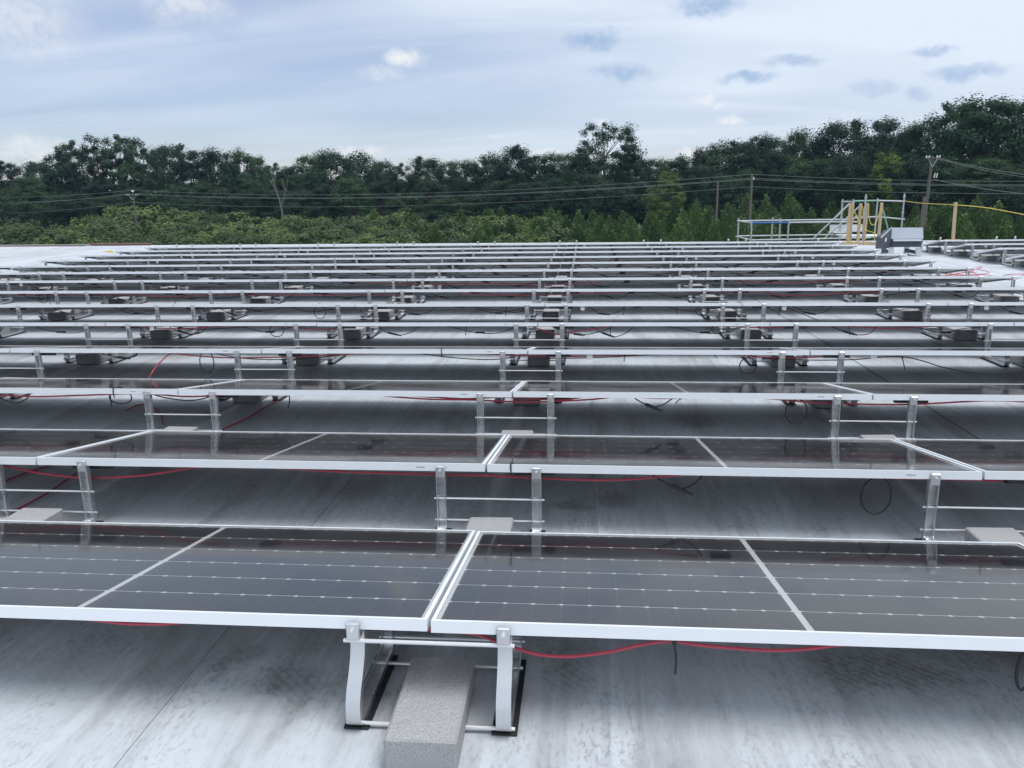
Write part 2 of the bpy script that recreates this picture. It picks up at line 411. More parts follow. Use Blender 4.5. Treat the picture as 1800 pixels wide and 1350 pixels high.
def edge_y(x): return 24.55 - .045 * (x + 14)          # line of the far roof edge
X0, X1, Y0 = -34.0, 30.0, -16.0
deck = MB(); deck.poly([(X0, Y0, -.25), (X1, Y0, -.25), (X1, edge_y(X1), -.25), (X0, edge_y(X0), -.25), (X0, Y0, -.012), (X1, Y0, -.012), (X1, edge_y(X1), -.012), (X0, edge_y(X0), -.012)],
    [(0, 3, 2, 1), (4, 5, 6, 7), (0, 1, 5, 4), (1, 2, 6, 5), (2, 3, 7, 6), (3, 0, 4, 7)])
roof = put('roof', deck.mesh('roof_deck', M_wallp)); tag(roof, kind='structure')
wb = MB(); i_ = .15
wb.poly([(X0 + i_, Y0 + i_, GZ), (X1 - i_, Y0 + i_, GZ), (X1 - i_, edge_y(X1) - i_, GZ), (X0 + i_, edge_y(X0) - i_, GZ), (X0 + i_, Y0 + i_, -.251), (X1 - i_, Y0 + i_, -.251), (X1 - i_, edge_y(X1) - i_, -.251), (X0 + i_, edge_y(X0) - i_, -.251)],
    [(0, 1, 5, 4), (1, 2, 6, 5), (2, 3, 7, 6), (3, 0, 4, 7)])
put('wall', wb.mesh('wall', M_wallp), roof)
SW = 3.68; x = -.83 - SW * 9
rs = random.Random(5)
while x < X1:
    xa, xb = max(x, X0), min(x + SW + .05, X1)
    if xb - xa > .2:
        s_ = MB(); ny = 28; xs = [xa, xa + .01, xa + .03, xa + .1] + [xa + .1 + (xb - xa - .12) * k / 12 for k in range(1, 13)] + [xb]
        xs = sorted(set(xs))
        wob = [rs.uniform(-.004, .004) for _ in range(ny + 1)]
        for j in range(ny + 1):
            tt = j / ny
            for i, xx in enumerate(xs):
                ye = edge_y(xx); yy = Y0 + (ye - Y0) * tt
                z = .0035 if xx - xa < .1 else (-.0005 if xb - xx < .06 else .001)
                xw = xx + (wob[j] if i == 0 else 0)
                s_.v.append((xw, yy, z))
        nx = len(xs)
        for j in range(ny):
            for i in range(nx - 1):
                a = j * nx + i; s_.f.append((a, a + 1, a + nx + 1, a + nx))
        for j in range(ny):                                   # lapped edge
            a = j * nx; b0 = len(s_.v)
            s_.v += [(s_.v[a][0], s_.v[a][1], -.004), (s_.v[a + nx][0], s_.v[a + nx][1], -.004)]
            s_.f.append((a, a + nx, b0 + 1, b0))
        put('membrane_sheet', s_.mesh('membrane_sheet', M_roof), roof)
        if xa > X0: put('seam_bead', MB().tube([(s_.v[j * nx][0] - .001, s_.v[j * nx][1], .0016) for j in range(ny + 1)], .0024, 5).mesh('seam_bead', M_seam), roof)
    x += SW
# raised wrinkle in the membrane, running with the fall of the roof
wr = MB(); nn = 40; prof = [(-.03, -.001), (-.012, .004), (-.003, .015), (.003, .016), (.010, .007), (.03, .002), (.06, -.001)]
for j in range(nn + 1):
    yy = -.45 + 4.6 * j / nn; xo = .515 + .012 * math.sin(yy * 2.1) - .02 * yy * .4
    k = math.sin(math.pi * j / nn) ** .5
    for a, b in prof: wr.v.append((xo + a, yy, .0015 + b * max(.1, k)))
for j in range(nn):
    for i in range(len(prof) - 1):
        a = j * len(prof) + i; wr.f.append((a, a + 1, a + len(prof) + 1, a + len(prof)))
put('membrane_wrinkle', wr.mesh('membrane_wrinkle', M_roof, True), roof)

# ------------------------------------------------------------------ solar panels
PW, PL, PITCH, ROWS = 2.103, 1.0355, 1.37178, 14
COLP = 2.114; ZTOP = .336; TILT = math.atan2(.1668, 1.022); FH = .035
fm = MB(); hw = PW / 2; LIP = .011
fm.box(-hw, hw, 0, LIP, -FH, 0); fm.box(-hw, hw, PL - LIP, PL, -FH, 0)
fm.box(-hw, -hw + LIP, LIP, PL - LIP, -FH, -.0004); fm.box(hw - LIP, hw, LIP, PL - LIP, -FH, -.0004)
fm.box(-hw + LIP, hw - LIP, LIP, .03, -FH + .0006, -FH + .0026); fm.box(-hw + LIP, hw - LIP, PL - .03, PL - LIP, -FH + .0006, -FH + .0026)
ME_frame = fm.mesh('panel_frame', M_alu)
gx0, gx1, gy0, gy1 = -hw + LIP, hw - LIP, LIP, PL - LIP
ME_glass = MB().poly([(gx0, gy0, -.0016), (gx1, gy0, -.0016), (gx1, gy1, -.0016), (gx0, gy1, -.0016)], [(0, 1, 2, 3)]).mesh('panel_glass', M_glass)
ME_back = MB().box(gx0, gx1, gy0, gy1, -.0085, -.0068).mesh('backsheet', M_back)
CPX = (PW - 2 * LIP - .024 - .020) / 24; CPY = (PL - 2 * LIP - .014) / 6
cw, ch_ = CPX - .00018, CPY - .0040
def cell_poly(cx, cy, z):
    a, b, k, l = cw / 2, ch_ / 2, .0095, .0062
    return [(cx - a + k, cy - b, z), (cx + a - k, cy - b, z), (cx + a, cy - b + l, z), (cx + a, cy + b - l, z), (cx + a - k, cy + b, z), (cx - a + k, cy + b, z), (cx - a, cy + b - l, z), (cx - a, cy - b + l, z)]
ME_cell = MB().poly(cell_poly(0, 0, 0), [tuple(range(8))]).mesh('solar_cell', M_cell)
cell_pos = []
for i in range(24):
    cx = -12 * CPX - .010 + (i + .5) * CPX + (.020 if i >= 12 else 0)
    for j in range(6): cell_pos.append((cx, LIP + .007 + (j + .5) * CPY, -.0064))
cg = MB()
for cx, cy, cz in cell_pos: cg.poly(cell_poly(cx, cy, cz), [tuple(range(8))])
ME_cells = cg.mesh('cell_grid', M_cell)
ME_jbox = MB().box(-.045, .045, -.03, .03, -.0265, -.0085, .004).mesh('junction_box', M_blackp)
ME_opt = MB().box(-.095, .095, -.018, .018, -.058, -.0375, .003).box(-.08, -.06, -.012, .012, -.0375, -.033).box(.06, .08, -.012, .012, -.0375, -.033).mesh('power_optimiser', M_blackp)
ME_mark = MB().poly([(x + dx, -.0008, z) for x in [0] for dx, z in [(-.02, -.020), (.02, -.020), (.02, -.0165), (-.02, -.0165)]], [(0, 1, 2, 3)]).mesh('serial_stamp', M_ink)
ME_tag = MB().box(-.022, .022, -.001, .001, -.078, -.030).mesh('paper_tag', M_paper)
def leads(seed):
    r = random.Random(seed); m = MB(); x0 = r.uniform(-.62, -.5); y = r.uniform(.05, .12)
    pts = [(x0, y + .1, -.02), (x0 + .05, y, -.05), (x0 + .13, y, -.05 - r.uniform(.03, .07)), (x0 + .24, y, -.06 - r.uniform(.05, .09)), (x0 + .36, y, -.06 - r.uniform(.01, .05)), (x0 + .43, y, -.035)]
    m.tube(spline(pts, 5), .0038, 5)
    p = Vector(pts[2]); q = Vector(pts[3]); d = (q - p).normalized()
    m.tube([p, p + d * .10], .0095, 6); m.tube([p + d * .10, p + d * .13], .007, 6)
    return m.mesh('lead_cable', M_black, True)
def leads2(seed):
    r = random.Random(seed); m = MB(); x0 = r.uniform(.2, .4); y = r.uniform(.05, .2)
    pts = [(0.03, .5, -.02), (x0 - .1, y + .15, -.035), (x0, y, -.05), (x0 + .2, y, -.06 - r.uniform(0, .05)), (x0 + .4, y + .02, -.05 - r.uniform(0, .06)), (x0 + .6, y, -.04)]
    m.tube(spline(pts, 5), .0036, 5)
    if r.random() < .6: m.tube([pts[3], (pts[3][0] + .09, pts[3][1], pts[3][2])], .009, 6)
    return m.mesh('lead_cable', M_black, True)
ME_leads = [leads(i) for i in range(4)]; ME_leads2 = [leads2(i + 10) for i in range(4)]
rp = random.Random(11)

def make_panel(x, y, k, label, group, cells=False, z=ZTOP, full=True):
    e = empty('solar_panel', (x, y + rp.uniform(-.002, .002), z + rp.uniform(-.0012, .0012)), (-TILT + rp.uniform(-.0012, .0012), rp.uniform(-.0008, .0008), rp.uniform(-.0008, .0008)))
    tag(e, label, 'solar panel', group)
    put('frame', ME_frame, e); put('glass_pane', ME_glass, e); put('backsheet', ME_back, e)
    if cells:
        for p in cell_pos: put('solar_cell', ME_cell, e, p)
    else:
        tag(put('cell_grid', ME_cells, e), kind='stuff')
    for yy in (.16, .52, .88): put('junction_box', ME_jbox, e, (0, yy, 0))
    put('power_optimiser', ME_opt, e, (-.82 + rp.uniform(-.04, .04), .06 + rp.uniform(-.02, .03), 0))
    if k >= 4:
        put('lead_cable', rp.choice(ME_leads), e); put('lead_cable', rp.choice(ME_leads2), e)
    if k in (1, 2, 3, 4): put('serial_stamp', ME_mark, e, (hw - .29, 0, 0))
    if rp.random() < .35 and k > 0: put('paper_tag', ME_tag, e, (-.62 + rp.uniform(-.04, .04), .02, 0), (0, rp.uniform(-.15, .15), 0))
    return e

COLS = list(range(-5, 3))      # joint i lies at x = i * COLP
def span_visible(xa, xb, y, z):
    ua, va = project((xa, y, z)); ub, vb = project((xb, y, z))
    return ua is not None and ub is not None and ub > 2 and ua < 1798 and (va < 1350 or vb < 1350)
for k in range(ROWS):
    y = k * PITCH
    vis = [c for c in COLS if span_visible(c * COLP, (c + 1) * COLP, y, ZTOP) or span_visible(c * COLP, (c + 1) * COLP, y + 1.02, ZTOP - .167)]
    for c in COLS:
        if c in vis:
            lab = f'dark solar panel, {ordn(k + 1)} row from the front, {ordn(vis.index(c) + 1)} from the left in view'
        else:
            side = 'left' if c < vis[0] else 'right'
            n = vis[0] - c if side == 'left' else c - vis[-1]
            lab = f'dark solar panel, {ordn(k + 1)} row from the front, {ordn(n)} beyond the {side} edge'
        make_panel((c + .5) * COLP, y, k, lab, 'solar panels of the main roof array', cells=(k <= 1 and c in vis))
# second array beyond the aisle on the right
AX = 8.56
RR = [9, 10, 11, 12, 13]
for k in RR:
    for c in range(2):
        make_panel(AX + (c + .5) * COLP, k * PITCH, k, f'solar panel right of the aisle, {ordn(14 - k)} row from the back, {"at" if c == 0 else "second from"} its left end', 'solar panels of the array beyond the aisle')

# ------------------------------------------------------------------ ballast racks and blocks
def arc(c, r, a0, a1, n=5): return [(0, c[0] + r * math.cos(R(a0 + (a1 - a0) * i / n)), c[1] + r * math.sin(R(a0 + (a1 - a0) * i / n))) for i in range(n + 1)]
# side bracket in y-z: tall upright at y=0, low upright at y=-.35 (towards the camera)
HT, HL = ZTOP - FH - .004, ZTOP - .1668 - FH - .006
path = [(0, -.024, HT), (0, -.024, .24), (0, -.014, .205), (0, .010, .168), (0, .040, .132), (0, .057, .098)] + arc((.016, .056), .046, 5, -90, 7) + [(0, -.10, .010), (0, -.24, .010)] + arc((-.335, .052), .042, -90, -185, 6)[0:] + [(0, -.372, .085), (0, -.360, .112), (0, -.352, HL)]
prof_c = [(-.021, 0), (.021, 0), (.021, -.026), (.0175, -.026), (.0175, -.0035), (-.0175, -.0035), (-.0175, -.026), (-.021, -.026)]
pv = [Vector(p) for p in path]
path2 = [(0, .016, HT), (0, .016, .2), (0, .018, .12)] + arc((-.012, .042), .032, 5, -90, 6) + [(0, -.10, .010), (0, -.24, .010)] + arc((-.335, .052), .042, -90, -185, 6) + [(0, -.372, .085), (0, -.360, .112), (0, -.352, HL)]
def bracket_mesh(pv):
    m = MB(); m.sweep(pv, prof_c); return m.mesh('side_bracket', M_rack, True)
ME_br0 = bracket_mesh(pv); ME_br = bracket_mesh([Vector(p) for p in path2])
# check which way the channel opens: inner normal should look to the middle of the bracket
ME_pad = MB().box(-.037, .037, -.345, .042, .0042, .0095, .001).mesh('rubber_pad', M_rubber)
RW = .215
ME_rod = MB().tube([(-RW - .034, 0, 0), (RW + .034, 0, 0)], .0048, 8).mesh('cross_rod', M_rod, True)
ME_rod0 = MB().tube([(-RW - .03, 0, 0), (RW + .03, 0, 0)], .0062, 8).mesh('cross_rod', M_rod, True)
ME_clamp = MB().box(-.019, .019, -.020, -.0015, -.030, .022, .003).box(-.019, .019, -.0015, .018, -.030, -.0215, .001).mesh('clamp', M_rack)
ME_bolt = MB().tube([(0, -.020, .004), (0, -.0245, .004)], .0075, 6).tube([(0, -.0245, .004), (0, -.033, .004)], .004, 6).mesh('bolt', M_rod)
def block_mesh(seed):
    r = random.Random(seed); m = MB().box(-.097, .097, -.2, .2, 0, .094, .006)
    m.v = [(x + r.uniform(-.0015, .0015), y + r.uniform(-.0015, .0015), z + (r.uniform(-.0015, .0015) if z > .01 else 0)) for x, y, z in m.v]
    return m.mesh('concrete_block', M_conc)
ME_blocks = [block_mesh(i) for i in range(4)]

def make_rack(x, y, label, group, front=False, empty_top=False, detail=True):
    e = empty('ballast_rack', (x + rp.uniform(-.006, .006), y, 0), (0, 0, math.pi if front else 0))
    tag(e, label, 'rack', group)
    for s in (-1, 1):
        put('side_bracket', ME_br0 if front else ME_br, e, (s * RW, 0, 0)); put('rubber_pad', ME_pad, e, (s * RW, 0, 0))
    rods = [(.004, .17), (.006, .066), (-.352, .088), (-.372, .05)] if not front else [(.008, .268), (.03, .018), (-.362, .115), (-.28, .018), (-.37, .06)]
    for yy, zz in rods: put('cross_rod', ME_rod0 if front else ME_rod, e, (0, yy, zz))
    for s in (-1, 1):
        cl = put('clamp', ME_clamp, e, (s * RW, .004 if empty_top else 0, ZTOP - FH + .004), (0, 0, math.pi if front else 0))
        if detail: put('bolt', ME_bolt, cl)
        if not front:
            c2 = put('clamp', ME_clamp, e, (s * RW, -.346, ZTOP - .1668 - FH + .002), (-TILT, 0, math.pi))
    return e
def make_block(x, y, label, group, front=False):
    b = put('concrete_block', rp.choice(ME_blocks), None, (x + rp.uniform(-.012, .012), y + rp.uniform(-.01, .01), .0072), (0, 0, rp.uniform(-.03, .03)))
    tag(b, label, 'block', group); return b

joints = [-5, -4, -3, -2, -1, 0, 1, 2, 3]
def joint_x(i):
    if i == -5: return i * COLP + .36
    if i == 3: return i * COLP - .36
    return i * COLP - .006
for k in range(ROWS + 1):
    y = k * PITCH
    vis = [i for i in joints if span_visible(joint_x(i) - .24, joint_x(i) + .24, y, .15)]
    for i in joints:
        where = f'holding the {ordn(k + 1)} panel row' if k < ROWS else 'behind the farthest panel row'
        if i in vis: pos = f'{ordn(vis.index(i) + 1)} from the left in view'
        else: pos = (f'{ordn(vis[0] - i)} beyond the left edge' if i < vis[0] else f'{ordn(i - vis[-1])} beyond the right edge')
        make_rack(joint_x(i) + (0 if k == 0 else .02), y, f'aluminium ballast rack {where}, {pos}', 'ballast racks of the main array', front=(k == 0), empty_top=(k == ROWS), detail=(k < 6))
        by = y - .02 if k == 0 else y - .235
        make_block(joint_x(i) + (.01 if k == 0 else .034), by, f'concrete block in the rack ' + where.replace('holding', 'under').replace('panel row', 'row') + f', {pos}', 'concrete ballast blocks of the main array', front=(k == 0))
for k in RR + [14]:
    for c in range(3):
        xx = AX + (.36 if c == 0 else c * COLP - (.36 if c == 2 else 0))
        nm = ['left end', 'middle', 'right end'][c]
        where = f'{ordn(14 - k)} row from the back' if k < 14 else 'behind the last row'
        make_rack(xx, k * PITCH, f'aluminium rack right of the aisle, {where}, {nm}', 'ballast racks beyond the aisle', empty_top=(k == 14), detail=False)
        make_block(xx, k * PITCH - .225, f'concrete block right of the aisle, {where}, {nm}', 'concrete blocks beyond the aisle')

# ------------------------------------------------------------------ cables
REDS=[
('red cable looping below the nearest panel row beside the front rack',[(-0.119,0.05,0.285),(-0.007,0.05,0.278),(0.114,0.05,0.268),(0.197,0.05,0.242),(0.295,0.05,0.211),(0.393,0.05,0.206),(0.507,0.05,0.225),(0.603,0.05,0.252),(0.682,0.05,0.265),(0.778,0.05,0.255),(0.951,0.05,0.247),(1.059,0.05,0.256),(1.15,0.05,0.272),(1.331,0.05,0.288)]),
('red cable showing under the nearest row at the left of the photo',[(-1.06,0.05,0.275),(-0.954,0.05,0.265),(-0.882,0.05,0.264),(-0.793,0.05,0.269),(-0.703,0.05,0.283)]),
('red cable sagging under the second row at the left edge',[(-2.326,1.422,0.277),(-2.173,1.422,0.245),(-2.033,1.422,0.227),(-1.892,1.422,0.221),(-1.637,1.422,0.237),(-1.382,1.422,0.28),(-1.215,1.422,0.3)]),
('red cable under the second row on both sides of its middle rack',[(-0.998,1.422,0.286),(-0.676,1.422,0.272),(-0.411,1.422,0.268),(-0.201,1.422,0.266),(0.059,1.422,0.263),(0.265,1.422,0.255),(0.469,1.422,0.251),(0.62,1.422,0.256),(0.77,1.422,0.272),(0.943,1.422,0.291)]),
('red cable under the second row beside the right rack',[(1.48,1.422,0.297),(1.601,1.422,0.289),(1.839,1.422,0.282),(2.075,1.422,0.281),(2.285,1.422,0.277)]),
('red cable under the third row at the left edge',[(-3.427,2.794,0.281),(-3.115,2.794,0.268),(-2.804,2.794,0.278),(-2.381,2.794,0.293),(-2.08,2.794,0.276),(-1.741,2.794,0.294),(-1.481,2.794,0.314)]),
('red cable under the third row across its middle rack',[(-1.225,2.794,0.301),(-0.898,2.794,0.297),(-0.718,2.794,0.283),(-0.504,2.794,0.271),(-0.255,2.794,0.269),(-0.008,2.794,0.26),(0.202,2.794,0.262),(0.479,2.794,0.278),(0.651,2.794,0.298),(0.89,2.794,0.289),(1.193,2.794,0.302)]),
('thin red cable twisted with another by the joint of the third row',[(-0.753,2.794,0.301),(-0.503,2.794,0.285),(-0.29,2.794,0.276),(-0.078,2.794,0.288),(0.097,2.794,0.283),(0.289,2.794,0.273),(0.444,2.794,0.296)]),
('red cable under the third row at the right edge',[(1.428,2.794,0.3),(1.628,2.794,0.284),(1.827,2.794,0.268),(2.22,2.794,0.261),(2.477,2.794,0.27),(2.795,2.794,0.29),(3.048,2.794,0.282)]),
('red cable under the fourth row left of its middle rack',[(-2.892,4.165,0.294),(-2.703,4.165,0.271),(-2.42,4.165,0.254),(-2.043,4.165,0.259),(-1.763,4.165,0.27),(-1.392,4.165,0.289),(-1.026,4.165,0.299)]),
('red cable under the fourth row right of its middle rack',[(-0.394,4.165,0.301),(-0.127,4.165,0.284),(0.138,4.165,0.276),(0.489,4.165,0.277),(0.837,4.165,0.292)]),
('red cable under the fourth row across the right rack',[(1.394,4.165,0.302),(1.607,4.165,0.29),(1.777,4.165,0.273),(2.029,4.165,0.269),(2.319,4.165,0.287)]),
('red cable under the fifth row on the left',[(-4.468,5.537,0.3),(-4.058,5.537,0.288),(-3.711,5.537,0.271),(-3.421,5.537,0.271),(-3.017,5.537,0.294),(-2.562,5.537,0.294),(-2.114,5.537,0.261),(-1.777,5.537,0.283)]),
('red cable dipping beside the block under the fifth row',[(-0.246,5.537,0.299),(-0.085,5.537,0.294),(0.075,5.537,0.245),(0.208,5.537,0.219),(0.447,5.537,0.256),(0.711,5.537,0.294)]),
('red cable under the fifth row on the right',[(1.595,5.537,0.305),(1.75,5.537,0.294),(2.057,5.537,0.278),(2.664,5.537,0.294),(3.165,5.537,0.273),(3.56,5.537,0.289)]),
('red cable under the seventh row on the left',[(-7.219,8.281,0.274),(-6.414,8.281,0.286),(-5.544,8.281,0.276),(-4.998,8.281,0.251),(-4.066,8.281,0.278),(-3,8.281,0.26),(-1.951,8.281,0.271)]),
('red cable under the seventh row in the middle',[(-1.213,8.281,0.283),(-0.702,8.281,0.26),(-0.196,8.281,0.251),(0.379,8.281,0.27),(0.947,8.281,0.283)]),
('red cable under the seventh row on the right',[(1.649,8.281,0.294),(2.551,8.281,0.277),(3.033,8.281,0.233),(3.574,8.281,0.266),(4.111,8.281,0.285)]),
('red cable under the eighth row in the middle',[(-2.764,9.652,0.275),(-1.759,9.652,0.246),(-0.932,9.652,0.259),(-0.115,9.652,0.231),(0.692,9.652,0.267)]),
('red cable under the eighth row on the right',[(2.512,9.652,0.275),(3.212,9.652,0.248),(3.978,9.652,0.276),(4.885,9.652,0.295),(5.632,9.652,0.299)]),
('red cable lying on the roof under the second row at the left',[(-2.376,1.451,0.012),(-2.365,1.603,0.012),(-2.368,1.791,0.012),(-2.404,2.061,0.012)]),
('dark red cable on the roof beneath the second row, by the left edge',[(-2.727,1.897,0.012),(-2.688,2.067,0.012),(-2.62,2.221,0.012),(-2.547,2.384,0.012)]),
('red cable running down the roof behind the third panel row',[(-1.871,3.777,0.012),(-1.883,3.522,0.012),(-1.894,3.287,0.012),(-1.921,3.11,0.012),(-1.951,2.97,0.012)]),
('thin red cable curling on the roof behind the block left of the third row',[(-2.871,3.407,0.012),(-2.875,3.554,0.012),(-2.789,3.574,0.012),(-2.602,3.369,0.012),(-2.42,3.077,0.012)]),
('red cable arching down from the fourth row to the roof',[(-2.829,4.155,0.296),(-2.897,4.135,0.281),(-2.948,4.095,0.233),(-2.986,4.065,0.183),(-3.019,4.035,0.125),(-3.169,4.244,0.01)]),
]
BLACKS=[
('black cable with a plug hanging under the second row',[(0.74,1.422,0.277),(0.783,1.422,0.251),(0.834,1.422,0.225),(0.872,1.422,0.218),(0.916,1.422,0.237),(0.958,1.422,0.286)]),
('black cable hanging with a plug under the third row, right of middle',[(0.726,2.794,0.298),(0.76,2.794,0.274),(0.823,2.794,0.242),(0.874,2.794,0.235),(0.924,2.794,0.257),(0.971,2.794,0.293)]),
('black cable drooping at the left end of the third row',[(-3.388,2.794,0.278),(-3.308,2.794,0.236),(-3.232,2.794,0.226),(-3.164,2.794,0.257),(-3.144,2.794,0.287)]),
('black cable hanging between the posts of the left rack, third row',[(-2.335,2.794,0.297),(-2.232,2.794,0.268),(-2.083,2.794,0.25),(-1.968,2.794,0.266),(-1.921,2.794,0.289)]),
('black cable drooping right of the block under the fourth row at left',[(-3.494,4.165,0.292),(-3.377,4.165,0.26),(-3.272,4.165,0.251),(-3.193,4.165,0.265),(-3.179,4.165,0.303)]),
('long black cable sweeping under the fourth row at the right edge',[(1.777,4.165,0.264),(2.135,4.165,0.252),(2.446,4.165,0.257),(2.63,4.165,0.275),(2.794,4.165,0.28),(2.94,4.165,0.251),(3.108,4.165,0.199),(3.356,4.165,0.157),(3.677,4.165,0.163),(3.874,4.165,0.186)]),
('black cable under the fourth row left of the middle rack',[(-1.071,4.165,0.304),(-0.844,4.165,0.291),(-0.575,4.165,0.26),(-0.306,4.165,0.247),(-0.105,4.165,0.266)]),
('black cable under the fourth row right of the middle rack',[(0.138,4.165,0.258),(0.49,4.165,0.264),(0.751,4.165,0.278),(1.009,4.165,0.292),(1.309,4.165,0.297)]),
('black cable under the fourth row, left of the rack post',[(-2.557,4.165,0.304),(-2.326,4.165,0.254),(-2.045,4.165,0.241),(-1.764,4.165,0.251),(-1.485,4.165,0.28)]),
('black cable under the fifth row dipping beside the middle rack',[(0.128,5.537,0.289),(0.288,5.537,0.229),(0.448,5.537,0.213),(0.606,5.537,0.251),(0.721,5.537,0.299)]),
('black cable under the fifth row at left of the block',[(-3.592,5.537,0.294),(-3.336,5.537,0.26),(-3.019,5.537,0.272),(-2.732,5.537,0.299)]),
('long black cable falling to the right under the sixth row',[(2.517,6.909,0.298),(2.552,6.909,0.298),(2.699,6.909,0.236),(2.852,6.909,0.169),(2.943,6.909,0.138)]),
('black cable drooping under the sixth row at the left',[(-4.986,6.909,0.328),(-4.809,6.909,0.261),(-4.643,6.909,0.215),(-4.519,6.909,0.221),(-4.467,6.909,0.261)]),
('black cable bunch under the sixth row left of centre',[(-3.482,6.909,0.311),(-3.353,6.909,0.259),(-3.22,6.909,0.252),(-2.952,6.909,0.284),(-2.554,6.909,0.309)]),
('black cable under the sixth row, left of the middle rack',[(-0.808,6.909,0.318),(-0.555,6.909,0.254),(-0.334,6.909,0.228),(-0.177,6.909,0.26)]),
('black cable under the seventh row, left part',[(-4.992,8.281,0.304),(-4.61,8.281,0.235),(-4.224,8.281,0.227),(-3.913,8.281,0.27)]),
('black cable under the seventh row near the right block',[(3.573,8.281,0.287),(3.916,8.281,0.216),(4.181,8.281,0.25),(4.509,8.281,0.305)]),
('black cable under the eighth row at the right end',[(4.885,9.652,0.295),(5.27,9.652,0.192),(5.565,9.652,0.237),(5.668,9.652,0.314)]),
]
LOOPS=[
('edge of a black cable loop hanging at the right edge, nearest row',(1.643,0.05,0.21),0.021,0.062),
('black cable loop hanging free under the second row',(1.706,1.422,0.199),0.065,0.086),
('black cable loop hanging under the third row right of centre',(1.699,2.794,0.211),0.063,0.077),
('squashed black cable loop under the third row at left',(-2.533,2.794,0.265),0.073,0.041),
('black cable loop by the right block under the fourth row',(1.675,4.165,0.206),0.063,0.062),
('black cable loop under the fourth row at left',(-2.599,4.165,0.216),0.057,0.089),
('black cable loop under the fifth row left of centre',(-2.532,5.537,0.249),0.068,0.061),
('small black cable loop under the fifth row by the block',(1.658,5.537,0.268),0.057,0.042),
('black cable loop under the sixth row left of centre',(-2.546,6.909,0.232),0.066,0.071),
('black cable loop beside the block under the sixth row, right',(1.707,6.909,0.244),0.073,0.056),
('black cable loop under the seventh row at far left',(-6.781,8.281,0.242),0.064,0.076),
]
TIES=[ ((0.689,0.03,0.272),(0.694,0.03,0.174)),((1.009,2.774,0.291),(0.983,2.774,0.259)),((-1.405,2.774,0.294),(-1.423,2.774,0.209)),((-2.585,2.774,0.304),(-2.582,2.774,0.206)),((-0.672,4.145,0.34),(-0.679,4.145,0.268)),((0.749,4.145,0.3),(0.737,4.145,0.237)),((2.791,4.145,0.276),(2.816,4.145,0.185)),((1.412,4.145,0.31),(1.439,4.145,0.267)),((-0.68,5.517,0.324),(-0.688,5.517,0.205)),((0.678,5.517,0.324),(0.674,5.517,0.217)),((2.812,5.517,0.308),(2.835,5.517,0.214)),((-0.426,6.889,0.288),(-0.434,6.889,0.187)),((0.861,6.889,0.311),(0.857,6.889,0.198)),((1.43,6.889,0.303),(1.433,6.889,0.191)),((-4.274,6.889,0.368),(-4.228,6.889,0.296)),((-3.375,6.889,0.365),(-3.364,6.889,0.262)),((2.524,6.889,0.301),(2.512,6.889,0.19)),((-6.688,8.261,0.289),(-6.663,8.261,0.137)),((-4.951,8.261,0.231),(-4.931,8.261,0.126)) ]

def clampz(p): return (p[0], p[1], min(p[2], ZTOP - FH - .003))
for lab, pts in REDS:
    o = put('red_cable', MB().tube(spline([clampz(p) for p in pts], 7), .0052, 7).mesh('red_cable', M_red, True)); tag(o, lab, 'cable', 'red cables under the rows')
for i, (lab, pts) in enumerate(BLACKS):
    pp = spline([clampz(p) for p in pts], 7); m = MB().tube(pp, .0042, 6)
    if i in (0, 1, 4, 9, 13):
        j = len(pp) // 3; d = (pp[j + 2] - pp[j]).normalized(); m.tube([pp[j], pp[j] + d * .075], .0105, 8); m.tube([pp[j] + d * .075, pp[j] + d * .105], .0075, 8)
    o = put('black_cable', m.mesh('black_cable', M_black, True)); tag(o, lab, 'cable', 'black cables under the rows')
for lab, c, a, b in LOOPS:
    n = 28; pts = []
    for i in range(n + 1):
        an = R(96 + 348 * i / n); pts.append((c[0] + a * math.cos(an), c[1] + .012 * i / n, c[2] + b * math.sin(an)))
    pts = [(pts[0][0] + .03, c[1], pts[0][2] + .03)] + pts + [(pts[-1][0] - .02, c[1] + .02, pts[-1][2] + .035)]
    o = put('cable_loop', MB().tube(pts, .0042, 6).mesh('cable_loop', M_black, True)); tag(o, lab, 'cable', 'black cable loops under the rows')
for i, (a, b) in enumerate(TIES):
    a = Vector(clampz(a)); b = Vector(b); d = (b - a)
    m = MB(); wv = Vector((.0035, 0, 0)); tv = Vector((0, .0012, 0)); mid = a + d * .55 + Vector((.004 * (-1) ** i, .004, 0))
    for p, q in ((a, mid), (mid, b)):
        m.poly([p - wv - tv, p + wv - tv, p + wv + tv, p - wv + tv, q - wv - tv, q + wv - tv, q + wv + tv, q - wv + tv], [(0, 1, 5, 4), (1, 2, 6, 5), (2, 3, 7, 6), (3, 0, 4, 7), (0, 3, 2, 1), (4, 5, 6, 7)])
    m.box(a.x - .006, a.x + .006, a.y - .005, a.y + .005, a.z - .004, a.z + .008)
    o = put('cable_tie', m.mesh('cable_tie', M_blackp)); k_ = int(a.y / PITCH) + 1
    sibs = sorted(t[0][0] for t in TIES if int(t[0][1] / PITCH) + 1 == k_); side = ordn(sibs.index(TIES[i][0][0]) + 1)
    tag(o, f'black cable tie end hanging under the {ordn(k_)} row, {side} from the left', 'cable tie', 'cable ties under the rows')
